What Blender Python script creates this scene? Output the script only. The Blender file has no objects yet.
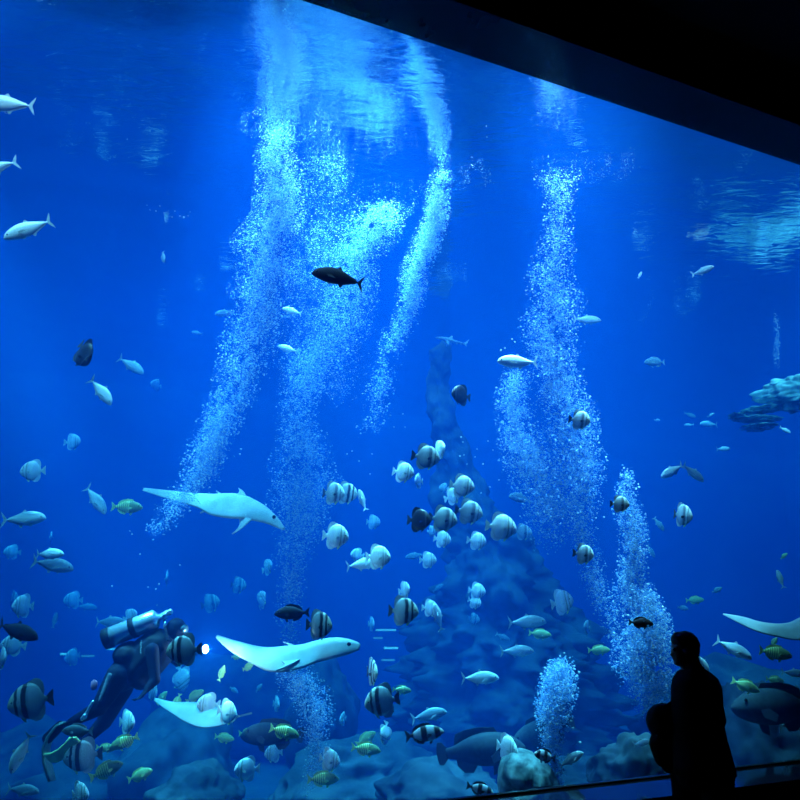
import bpy, bmesh, math, random
import numpy as np
from mathutils import Vector, Matrix, noise
random.seed(7)
rng = np.random.default_rng(11)
scene = bpy.context.scene
COL = scene.collection
R = math.radians

# ------------------------------------------------------------------ camera
F = 800.0
PITCH = math.atan(209 / 800)
CZ = 1.9
cam_d = bpy.data.cameras.new('camera'); cam = bpy.data.objects.new('camera', cam_d); COL.objects.link(cam)
cam.location = (0, 0, CZ); cam.rotation_euler = (math.pi / 2 + PITCH, 0, 0)
cam_d.sensor_width = 36; cam_d.lens = 36; cam_d.clip_end = 200; cam_d.clip_start = 0.05
scene.camera = cam


def ray(x, y):
    a = (x - 400) / F; b = (400 - y) / F
    return Vector((a, math.cos(PITCH) - b * math.sin(PITCH), math.sin(PITCH) + b * math.cos(PITCH)))


def at(x, y, Y):
    """the place at distance Y in front of the photographer that the photo shows at x, y"""
    r = ray(x, y)
    return Vector((0, 0, CZ)) + r * (Y / r.y)


# ------------------------------------------------------------------ helpers
def tag(o, label=None, cat=None, group=None, kind=None):
    if label: o['label'] = label
    if cat: o['category'] = cat
    if group: o['group'] = group
    if kind: o['kind'] = kind
    return o


def link(name, me, mat, parent=None, smooth=True):
    o = bpy.data.objects.new(name, me); COL.objects.link(o)
    if mat is not None:
        for m in (mat if isinstance(mat, (list, tuple)) else [mat]):
            me.materials.append(m)
    if parent is not None: o.parent = parent
    if smooth:
        me.polygons.foreach_set('use_smooth', [True] * len(me.polygons))
    return o


def from_bm(name, bm, mat, parent=None, smooth=True):
    bmesh.ops.recalc_face_normals(bm, faces=bm.faces)
    me = bpy.data.meshes.new(name); bm.to_mesh(me); bm.free()
    return link(name, me, mat, parent, smooth)


def empty(name, loc=(0, 0, 0)):
    o = bpy.data.objects.new(name, None); COL.objects.link(o); o.location = loc
    o.empty_display_size = 0.1
    return o


def copy_tree(o, parent=None):
    c = o.copy(); COL.objects.link(c)
    if parent is not None: c.parent = parent
    for ch in list(o.children): copy_tree(ch, c)
    return c


def frame_matrix(fwd, up, loc, s=1.0):
    f = Vector(fwd).normalized(); l = Vector(up).cross(f).normalized(); u = f.cross(l)
    m = Matrix((f, l, u)).transposed().to_4x4()
    return Matrix.Translation(loc) @ m @ Matrix.Scale(s, 4)


# ------------------------------------------------------------------ materials
def mat(name):
    m = bpy.data.materials.new(name); m.use_nodes = True
    nt = m.node_tree; nt.nodes.clear()
    return m, nt, nt.nodes.new('ShaderNodeOutputMaterial')


def pbr(name, col, rough=0.6, spec=0.3, noise_amt=0.0, noise_scale=5, col2=None, bump=0.0, metal=0.0):
    m, nt, out = mat(name)
    p = nt.nodes.new('ShaderNodeBsdfPrincipled')
    p.inputs['Base Color'].default_value = (*col, 1); p.inputs['Roughness'].default_value = rough
    p.inputs['Specular IOR Level'].default_value = spec; p.inputs['Metallic'].default_value = metal
    nt.links.new(p.outputs[0], out.inputs[0])
    if col2 is not None or bump:
        tc = nt.nodes.new('ShaderNodeTexCoord'); n = nt.nodes.new('ShaderNodeTexNoise')
        n.inputs['Scale'].default_value = noise_scale; n.inputs['Detail'].default_value = 6
        nt.links.new(tc.outputs['Object'], n.inputs['Vector'])
        if col2 is not None:
            mx = nt.nodes.new('ShaderNodeMix'); mx.data_type = 'RGBA'
            mr = nt.nodes.new('ShaderNodeMapRange'); mr.inputs[1].default_value = .35; mr.inputs[2].default_value = .65
            nt.links.new(n.outputs['Fac'], mr.inputs[0]); nt.links.new(mr.outputs[0], mx.inputs[0])
            mx.inputs[6].default_value = (*col, 1); mx.inputs[7].default_value = (*col2, 1)
            nt.links.new(mx.outputs[2], p.inputs['Base Color'])
        if bump:
            b = nt.nodes.new('ShaderNodeBump'); b.inputs['Strength'].default_value = bump
            nt.links.new(n.outputs['Fac'], b.inputs['Height']); nt.links.new(b.outputs[0], p.inputs['Normal'])
    return m


def ramp_mat(name, axis, stops, rough=0.45, spec=0.5, wav=0.0, belly=None, scale=1.0, speckle=0.12):
    """colour bars along an object axis (a fish's own markings), optional pale belly"""
    m, nt, out = mat(name)
    p = nt.nodes.new('ShaderNodeBsdfPrincipled'); p.inputs['Roughness'].default_value = rough
    p.inputs['Specular IOR Level'].default_value = spec
    tc = nt.nodes.new('ShaderNodeTexCoord'); sx = nt.nodes.new('ShaderNodeSeparateXYZ')
    nt.links.new(tc.outputs['Object'], sx.inputs[0])
    n = nt.nodes.new('ShaderNodeTexNoise'); n.inputs['Scale'].default_value = 7
    nt.links.new(tc.outputs['Object'], n.inputs['Vector'])
    # t = x*scale + .5 + wav*(noise-.5) + curvature of the bars
    z2 = nt.nodes.new('ShaderNodeMath'); z2.operation = 'MULTIPLY'
    nt.links.new(sx.outputs[2], z2.inputs[0]); nt.links.new(sx.outputs[2], z2.inputs[1])
    a = nt.nodes.new('ShaderNodeMath'); a.operation = 'MULTIPLY_ADD'
    nt.links.new(sx.outputs[axis], a.inputs[0]); a.inputs[1].default_value = scale; a.inputs[2].default_value = .5
    b = nt.nodes.new('ShaderNodeMath'); b.operation = 'MULTIPLY_ADD'
    nt.links.new(z2.outputs[0], b.inputs[0]); b.inputs[1].default_value = .35; nt.links.new(a.outputs[0], b.inputs[2])
    c = nt.nodes.new('ShaderNodeMath'); c.operation = 'MULTIPLY_ADD'
    nt.links.new(n.outputs['Fac'], c.inputs[0]); c.inputs[1].default_value = wav; nt.links.new(b.outputs[0], c.inputs[2])
    cr = nt.nodes.new('ShaderNodeValToRGB'); e = cr.color_ramp.elements
    while len(e) > 1: e.remove(e[-1])
    e[0].position = stops[0][0]; e[0].color = (*stops[0][1], 1)
    for pos, colr in stops[1:]:
        x = e.new(pos); x.color = (*colr, 1)
    nt.links.new(c.outputs[0], cr.inputs[0])
    cur = cr.outputs[0]
    if belly is not None:
        mr = nt.nodes.new('ShaderNodeMapRange'); mr.inputs[1].default_value = .03; mr.inputs[2].default_value = -.07
        nt.links.new(sx.outputs[2], mr.inputs[0])
        mx = nt.nodes.new('ShaderNodeMix'); mx.data_type = 'RGBA'
        nt.links.new(mr.outputs[0], mx.inputs[0]); nt.links.new(cur, mx.inputs[6]); mx.inputs[7].default_value = (*belly, 1)
        cur = mx.outputs[2]
    n2 = nt.nodes.new('ShaderNodeTexNoise'); n2.inputs['Scale'].default_value = 22
    nt.links.new(tc.outputs['Object'], n2.inputs['Vector'])
    hs = nt.nodes.new('ShaderNodeMapRange'); hs.inputs[3].default_value = 1 - speckle; hs.inputs[4].default_value = 1 + speckle
    nt.links.new(n2.outputs['Fac'], hs.inputs[0])
    vm = nt.nodes.new('ShaderNodeVectorMath'); vm.operation = 'SCALE'
    nt.links.new(cur, vm.inputs[0]); nt.links.new(hs.outputs[0], vm.inputs[3])
    nt.links.new(vm.outputs[0], p.inputs['Base Color'])
    nt.links.new(p.outputs[0], out.inputs[0])
    return m


def emit(name, col, s):
    m, nt, out = mat(name); e = nt.nodes.new('ShaderNodeEmission')
    e.inputs[0].default_value = (*col, 1); e.inputs[1].default_value = s
    nt.links.new(e.outputs[0], out.inputs[0]); return m


SIG_S = (0.0004, 0.0120, 0.056)
SIG_T = (0.300, 0.112, 0.100)


def water_material():
    m, nt, out = mat('clear blue sea water')
    sc = nt.nodes.new('ShaderNodeVolumeScatter'); ab = nt.nodes.new('ShaderNodeVolumeAbsorption')
    ds = max(SIG_S); sc.inputs['Density'].default_value = ds
    sc.inputs['Color'].default_value = (*[s / ds for s in SIG_S], 1)
    sc.inputs['Anisotropy'].default_value = 0.1
    sa = [t - s for t, s in zip(SIG_T, SIG_S)]; da = max(sa) * 1.0
    ab.inputs['Density'].default_value = da
    ab.inputs['Color'].default_value = (*[1 - a / da for a in sa], 1)
    ad = nt.nodes.new('ShaderNodeAddShader')
    nt.links.new(sc.outputs[0], ad.inputs[0]); nt.links.new(ab.outputs[0], ad.inputs[1])
    nt.links.new(ad.outputs[0], out.inputs['Volume'])
    return m


def surface_material():
    """underside of the water: lets steep light through, mirrors the tank at flat angles"""
    m, nt, out = mat('rippled water surface')
    tr = nt.nodes.new('ShaderNodeBsdfTransparent'); gl = nt.nodes.new('ShaderNodeBsdfGlossy')
    gl.inputs['Roughness'].default_value = 0.03; gl.inputs['Color'].default_value = (.70, .78, .84, 1)
    lw = nt.nodes.new('ShaderNodeLayerWeight')
    mr = nt.nodes.new('ShaderNodeMapRange'); mr.inputs[1].default_value = .26; mr.inputs[2].default_value = .40
    mr.inputs[3].default_value = .04; mr.inputs[4].default_value = .97
    nt.links.new(lw.outputs['Facing'], mr.inputs[0])
    mx = nt.nodes.new('ShaderNodeMixShader')
    nt.links.new(mr.outputs[0], mx.inputs[0]); nt.links.new(tr.outputs[0], mx.inputs[1]); nt.links.new(gl.outputs[0], mx.inputs[2])
    nt.links.new(mx.outputs[0], out.inputs[0])
    tc = nt.nodes.new('ShaderNodeTexCoord'); mp = nt.nodes.new('ShaderNodeMapping')
    mp.inputs['Scale'].default_value = (1.0, 2.4, 1)
    mp.inputs['Rotation'].default_value = (0, 0, R(-20))
    n = nt.nodes.new('ShaderNodeTexNoise'); n.inputs['Scale'].default_value = 2.6; n.inputs['Detail'].default_value = 4
    n.inputs['Distortion'].default_value = .6
    nt.links.new(tc.outputs['Object'], mp.inputs[0]); nt.links.new(mp.outputs[0], n.inputs['Vector'])
    b = nt.nodes.new('ShaderNodeBump'); b.inputs['Strength'].default_value = 0.35; b.inputs['Distance'].default_value = 0.03
    nt.links.new(n.outputs['Fac'], b.inputs['Height']); nt.links.new(b.outputs[0], gl.inputs['Normal'])
    return m


def pane_material():
    m, nt, out = mat('thick clear acrylic')
    tr = nt.nodes.new('ShaderNodeBsdfTransparent'); tr.inputs[0].default_value = (.97, .99, 1, 1)
    gl = nt.nodes.new('ShaderNodeBsdfGlossy'); gl.inputs['Roughness'].default_value = 0.01
    lw = nt.nodes.new('ShaderNodeLayerWeight'); pw = nt.nodes.new('ShaderNodeMath'); pw.operation = 'POWER'; pw.inputs[1].default_value = 5
    nt.links.new(lw.outputs['Facing'], pw.inputs[0])
    fr = nt.nodes.new('ShaderNodeMath'); fr.operation = 'MULTIPLY_ADD'; fr.inputs[1].default_value = .5; fr.inputs[2].default_value = .02
    nt.links.new(pw.outputs[0], fr.inputs[0])
    mx = nt.nodes.new('ShaderNodeMixShader')
    nt.links.new(fr.outputs[0], mx.inputs[0]); nt.links.new(tr.outputs[0], mx.inputs[1]); nt.links.new(gl.outputs[0], mx.inputs[2])
    nt.links.new(mx.outputs[0], out.inputs[0]); return m


M = {
    'black': pbr('matt black wall paint', (.006, .006, .008), .85, .1),
    'floor': pbr('dark hall floor', (.012, .012, .014), .35, .3),
    'gloss_black': pbr('polished black stone', (.006, .007, .010), .08, .6, col2=(.010, .013, .02), noise_scale=3),
    'soffit': pbr('satin black panel', (.004, .005, .007), .2, .16, col2=(.006, .008, .012), noise_scale=2.2, bump=.03),
    'tank_wall': pbr('blue painted tank wall', (.03, .12, .30), .9, .1, col2=(.05, .17, .36), noise_scale=.5),
    'sand': pbr('pale sand', (.16, .18, .18), .95, .1, col2=(.10, .12, .13), noise_scale=1.5, bump=.3),
    'rock': pbr('reef rock', (.10, .13, .15), .95, .1, col2=(.03, .045, .055), noise_scale=2.5, bump=.6),
    'rock_pale': pbr('pale reef rock', (.12, .16, .18), .95, .1, col2=(.05, .075, .08), noise_scale=4, bump=.6),
    'coral': pbr('pale coral', (.50, .68, .62), .9, .1, col2=(.10, .20, .22), noise_scale=6, bump=.4),
    'cloth': pbr('black wool cloth', (.010, .010, .012), .95, .05),
    'skin': pbr('skin', (.16, .10, .075), .6, .3),
    'hair': pbr('black hair', (.008, .007, .007), .7, .3),
    'bag': pbr('black nylon', (.008, .008, .010), .8, .1),
    'neo': pbr('dark blue neoprene', (.003, .006, .018), .8, .12, col2=(.006, .010, .028), noise_scale=6),
    'neo_seam': pbr('grey neoprene patch', (.20, .22, .26), .7, .2, col2=(.06, .08, .12), noise_scale=9),
    'steel': pbr('polished steel', (.85, .88, .9), .22, .8, metal=1.0),
    'steel_matt': pbr('silver painted steel', (.75, .85, .92), .27, 1.0, metal=.75),
    'rubber': pbr('black rubber', (.005, .006, .012), .7, .15),
    'fin_lime': pbr('lime yellow fin plastic', (.80, 1.0, .45), .4, .5),
    'fin_grey': pbr('grey blue fin plastic', (.12, .22, .22), .4, .5),
    'glass_mask': pbr('mask lens', (.05, .08, .1), .05, .9),
    'bubble': None,
    'mooring': pbr('pink cloth tag', (.55, .18, .30), .8, .2),
    'eye': pbr('black eye', (.01, .01, .012), .15, .8),
    'eye_white': pbr('silver eye ring', (.7, .7, .6), .3, .5),
}
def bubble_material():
    m, nt, out = mat('air bubbles with painted blue glow')
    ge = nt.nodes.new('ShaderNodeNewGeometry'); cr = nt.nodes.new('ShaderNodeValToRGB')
    cr.color_ramp.elements[0].color = (.16, .50, .92, 1); cr.color_ramp.elements[1].color = (.80, .98, 1, 1)  # blue light from the water and random sparkle are put into the colour
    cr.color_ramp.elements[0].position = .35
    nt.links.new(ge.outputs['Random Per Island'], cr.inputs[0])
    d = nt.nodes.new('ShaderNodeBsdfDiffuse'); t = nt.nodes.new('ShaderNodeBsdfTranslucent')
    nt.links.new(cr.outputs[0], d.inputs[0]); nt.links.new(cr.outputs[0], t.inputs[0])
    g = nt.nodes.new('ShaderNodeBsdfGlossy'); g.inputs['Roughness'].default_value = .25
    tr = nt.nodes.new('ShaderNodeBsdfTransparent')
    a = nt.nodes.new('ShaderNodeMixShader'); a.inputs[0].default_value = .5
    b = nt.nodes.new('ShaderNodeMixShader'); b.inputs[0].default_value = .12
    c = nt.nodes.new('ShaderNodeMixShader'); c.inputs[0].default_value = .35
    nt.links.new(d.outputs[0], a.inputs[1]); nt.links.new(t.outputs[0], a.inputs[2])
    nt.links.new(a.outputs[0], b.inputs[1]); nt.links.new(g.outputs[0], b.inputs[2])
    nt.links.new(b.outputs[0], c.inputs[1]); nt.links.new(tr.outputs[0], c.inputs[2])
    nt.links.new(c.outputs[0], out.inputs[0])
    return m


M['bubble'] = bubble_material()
W = (.58, .61, .72); G1 = (.50, .54, .56); D = (.05, .06, .075); DD = (.02, .024, .035)
M['bat_light'] = ramp_mat('pale silver batfish skin', 0,
    [(0, (.55, .6, .6)), (.25, (.62, .66, .66)), (.45, W), (.60, (.74, .78, .76)), (.69, W), (.735, (.62, .66, .62)), (.775, (.16, .18, .2)), (.805, (.7, .74, .7)), (.86, W), (.885, (.20, .22, .24)), (.915, (.7, .7, .66)), (1, W)], wav=.05)
M['bat_white'] = ramp_mat('bright white batfish skin', 0,
    [(0, (.85, .92, .9)), (.6, (.9, .95, .92)), (.735, (.8, .85, .82)), (.775, (.35, .4, .42)), (.805, (.85, .9, .86)), (.88, (.4, .45, .45)), (.915, (.85, .9, .84)), (1, (.9, .92, .85))], wav=.05)
M['bat_grey'] = ramp_mat('grey batfish skin', 0,
    [(0, (.20, .24, .27)), (.3, (.26, .30, .34)), (.5, (.40, .44, .48)), (.62, (.34, .38, .42)), (.68, (.14, .16, .2)), (.75, (.12, .14, .18)), (.79, (.55, .6, .6)), (.85, (.5, .54, .55)), (.875, (.12, .14, .16)), (.915, (.5, .52, .5)), (1, (.5, .5, .46))], wav=.07)
M['bat_band'] = ramp_mat('banded batfish skin', 0,
    [(0, (.12, .15, .19)), (.22, (.18, .22, .27)), (.38, (.36, .42, .48)), (.55, (.46, .52, .57)), (.615, (.34, .39, .45)), (.64, (.03, .035, .05)), (.72, (.025, .03, .04)), (.745, (.62, .66, .64)), (.81, (.66, .7, .68)), (.83, (.05, .06, .07)), (.875, (.04, .05, .06)), (.895, (.65, .68, .62)), (1, (.6, .6, .5))], wav=.06)
M['bat_dark'] = ramp_mat('blackish batfish skin', 0,
    [(0, DD), (.6, (.015, .017, .026)), (.8, (.03, .034, .05)), (.86, (.10, .11, .14)), (.89, (.02, .02, .03)), (1, (.04, .04, .05))], wav=.05)
M['pelvic_yellow'] = pbr('yellow pelvic fin', (.95, .95, .35), .5, .3)
M['finpale'] = pbr('pale fin membrane', (.55, .62, .62), .6, .3, col2=(.38, .45, .48), noise_scale=10)
M['findark'] = pbr('dark fin membrane', (.04, .05, .07), .6, .3)
M['jack_silver'] = ramp_mat('silver jack skin', 2, [(0, W), (.42, (.84, .88, .86)), (.52, (.66, .74, .76)), (.60, (.35, .46, .52)), (.75, (.22, .33, .4)), (1, (.2, .3, .36))], rough=.32, spec=.8)
M['jack_white'] = ramp_mat('bright silver jack skin', 2, [(0, (.55, .6, .6)), (.42, (.75, .8, .82)), (.50, (.85, .9, .92)), (.62, (.92, .95, .94)), (1, (.9, .93, .93))], rough=.3, spec=.8)
M['jack_blue'] = ramp_mat('blue grey jack skin', 2, [(0, (.5, .55, .56)), (.44, (.36, .42, .46)), (.56, (.22, .3, .36)), (1, (.16, .24, .3))], rough=.4, spec=.5)
M['jack_dark'] = ramp_mat('dark jack skin', 2, [(0, (.03, .035, .05)), (.45, (.035, .04, .06)), (.6, (.05, .06, .085)), (1, (.03, .035, .05))], rough=.7, spec=.15)
ys = []
for k in range(13):
    x = .12 + k * .066
    ys += [(x, (.78, .86, .30)), (x + .020, (.78, .86, .30)), (x + .032, (.22, .28, .12)), (x + .048, (.22, .28, .12))]
M['trevally'] = ramp_mat('golden trevally skin with dark bars', 0, [y for y in ys if y[0] < 1][:31], wav=.04, rough=.4)
M['yellow'] = ramp_mat('yellow green fish skin', 2, [(0, (.75, .85, .4)), (.5, (.62, .75, .30)), (.62, (.42, .55, .22)), (1, (.3, .42, .2))], rough=.45)
M['finyellow'] = pbr('yellow fin membrane', (.62, .70, .25), .6, .3)
M['damsel'] = ramp_mat('black and white damselfish skin', 0,
    [(0, W), (.10, W), (.14, DD), (.24, DD), (.28, W), (.44, W), (.48, DD), (.60, DD), (.64, W), (.78, W), (.82, DD), (.93, DD), (.96, (.5, .5, .5))], wav=.05)
M['grouper'] = ramp_mat('mottled grouper skin', 0, [(0, (.02, .03, .05)), (.3, (.03, .042, .06)), (.5, (.022, .032, .05)), (.7, (.035, .05, .065)), (1, (.05, .07, .085))], wav=.35, speckle=.4, rough=.9, spec=.08)
M['ray_skin'] = pbr('pale grey green ray skin', (.44, .50, .50), .6, .3, col2=(.20, .27, .29), noise_scale=2.6, bump=.25)
M['ray_skin2'] = pbr('pale blue grey ray skin', (.34, .42, .45), .6, .3, col2=(.2, .28, .30), noise_scale=3)

# ------------------------------------------------------------------ tank and hall frame
ANG = R(64.6)
U = Vector((math.sin(ANG), math.cos(ANG), 0)); N = Vector((-U.y, U.x, 0))
_r = ray(700, 772); P0 = Vector((0, 0, CZ)) + _r * ((0.45 - CZ) / _r.z)
D0 = P0.dot(N)
ZB, ZT = 0.45, 7.36            # window opening
ZS = 7.52                      # water surface
FRAME = Matrix((U, N, Vector((0, 0, 1)))).transposed().to_4x4()


def T(a, b, z):
    p = U * a + N * (D0 + b); p.z = z
    return p


def slab(name, a0, a1, b0, b1, z0, z1, m, kind='structure', bevel=0.0):
    bm = bmesh.new()
    c = T((a0 + a1) / 2, (b0 + b1) / 2, (z0 + z1) / 2)
    bmesh.ops.create_cube(bm, size=1)
    bmesh.ops.scale(bm, verts=bm.verts, vec=(a1 - a0, b1 - b0, z1 - z0))
    if bevel: bmesh.ops.bevel(bm, geom=bm.edges[:], offset=bevel, segments=2, affect='EDGES')
    o = from_bm(name, bm, m, smooth=False)
    o.matrix_world = Matrix.Translation(c) @ FRAME
    if kind: o['kind'] = kind
    return o


AL, AR, BD = -4.0, 26.0, 15.0
ZF = -1.2
# hall
slab('floor', AL - 1, 12, -12, -0.50, -0.2, 0.0, M['floor'])
slab('ceiling', AL - 1, 12, -12, -0.60, 7.9, 8.0, M['black'])
slab('wall_left', AL - 1.2, AL - 1, -12, 0.0, 0, 7.9, M['black'])
slab('wall_right', 12, 12.2, -12, 0.0, 0, 7.9, M['black'])
slab('wall_back', AL - 1, 12, -12.2, -12, 0, 7.9, M['black'])
slab('wall_front', AL - 1, 12, -0.60, 0.0, ZT + .012, 8.0, M['soffit'])
slab('wall_front_left', AL - 1, AL, -0.5, 0.0, ZB, ZT, M['black'])
slab('wall_front_right', 11, 12, -0.5, 0.0, ZB, ZT, M['black'])
slab('trim_1', AL - 1, 12, -0.62, 0.0, ZB - .5, ZB, M['gloss_black'])
slab('trim_2', AL, 11, -0.06, 0.0, ZB, ZB + .016, M['black'])        # black seal strip under the pane
slab('trim_3', AL, 11, -0.60, 0.0, ZT, ZT + .010, M['soffit'])
slab('wall_low', AL - 1, 12, -0.62, -0.55, -0.2, ZB - .5, M['black'])
w = slab('window_1', AL, 11, -0.05, -0.005, ZB + .018, ZT - .002, pane_material())
# tank shell
slab('floor_tank', AL, AR, 0.0, BD, ZF - .2, ZF, M['sand'])
slab('wall_tank_back', AL, AR, BD, BD + .2, ZF, ZS + .6, M['tank_wall'])
slab('wall_tank_left', AL - .2, AL, 0.02, BD, ZF, ZS + .6, M['tank_wall'])
slab('wall_tank_right', AR, AR + .2, 0.02, BD, ZF, ZS + .6, M['tank_wall'])
slab('wall_tank_front', AL, AR, -.05, 0.0, ZF, ZB, M['black'])
slab('wall_tank_front_right', 12.2, AR, -.05, 0.0, ZB, ZS + .6, M['black'])
water = slab('water', AL + .01, AR - .01, 0.001, BD - .01, ZF + .001, ZS + .05, water_material(), kind='stuff')
tag(water, 'deep clear blue water filling the whole tank', 'water')


def water_surface():
    bm = bmesh.new()
    nx, ny = 150, 75
    vs = []
    for i in range(nx + 1):
        for j in range(ny + 1):
            a = AL + .02 + (AR - AL - .04) * i / nx; b = .02 + (BD - .04) * j / ny
            z = .022 * noise.noise(Vector((a * .9, b * 1.6, 0))) + .010 * noise.noise(Vector((a * 2.2, b * 4, 3)))
            p = T(a, b, ZS + z); vs.append(bm.verts.new(p))
    for i in range(nx):
        for j in range(ny):
            k = i * (ny + 1) + j
            bm.faces.new((vs[k], vs[k + 1], vs[k + ny + 2], vs[k + ny + 1]))
    o = from_bm('water_surface', bm, surface_material())
    tag(o, 'rippled underside of the water surface mirroring the plumes', 'water surface', kind='stuff')


water_surface()


# ------------------------------------------------------------------ fish
def loft(profile, nseg=14, bend=0.0, power=1.0):
    """profile: (x, top, bottom, halfwidth); closed body along x"""
    bm = bmesh.new(); rings = []
    for x, t, b, w in profile:
        cz = (t + b) / 2; h = (t - b) / 2; ring = []
        yb = bend * (x - .2) ** 2 if x < .2 else 0
        for k in range(nseg):
            th = 2 * math.pi * k / nseg
            c, s = math.cos(th), math.sin(th)
            ring.append(bm.verts.new((x, w * math.copysign(abs(c) ** power, c) + yb, cz + h * s)))
        rings.append(ring)
    for r0, r1 in zip(rings, rings[1:]):
        for k in range(nseg):
            bm.faces.new((r0[k], r0[(k + 1) % nseg], r1[(k + 1) % nseg], r1[k]))
    bm.faces.new(rings[0]); bm.faces.new(rings[-1])
    return bm


def smooth_profile(keys, n=18):
    """interpolate key stations with a Catmull-Rom spline"""
    out = []
    K = [keys[0]] + list(keys) + [keys[-1]]
    per = max(2, n // (len(keys) - 1))
    for i in range(1, len(K) - 2):
        p0, p1, p2, p3 = K[i - 1], K[i], K[i + 1], K[i + 2]
        for s in range(per):
            t = s / per
            out.append(tuple(.5 * (2 * p1[j] + (p2[j] - p0[j]) * t + (2 * p0[j] - 5 * p1[j] + 4 * p2[j] - p3[j]) * t * t + (-p0[j] + 3 * p1[j] - 3 * p2[j] + p3[j]) * t ** 3) for j in range(len(p1))))
    out.append(keys[-1])
    return [(x, t, b, max(w, .002)) for x, t, b, w in out]


def plate(pts, th=.006, bend=0.0, rot=None, off=(0, 0, 0)):
    """a fin: outline in x,z with real thickness"""
    bm = bmesh.new()
    def y(x): return bend * (x - .2) ** 2 if x < .2 else 0
    A = [bm.verts.new((x, y(x) - th, z)) for x, z in pts]; B = [bm.verts.new((x, y(x) + th, z)) for x, z in pts]
    bm.faces.new(A); bm.faces.new(B[::-1]); n = len(pts)
    for i in range(n): bm.faces.new((A[i], A[(i + 1) % n], B[(i + 1) % n], B[i]))
    if rot is not None: bmesh.ops.rotate(bm, verts=bm.verts, cent=(0, 0, 0), matrix=rot)
    bmesh.ops.translate(bm, verts=bm.verts, vec=off)
    return bm


def join_bm(bms):
    out = bmesh.new()
    for b in bms:
        me = bpy.data.meshes.new('tmp'); b.to_mesh(me); b.free(); out.from_mesh(me); bpy.data.meshes.remove(me)
    return out


def eye_bm(x, y, z, r):
    bm = bmesh.new(); bmesh.ops.create_uvsphere(bm, u_segments=10, v_segments=6, radius=r)
    bmesh.ops.scale(bm, verts=bm.verts, vec=(1, .5, 1)); bmesh.ops.translate(bm, verts=bm.verts, vec=(x, y, z)); return bm


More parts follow.
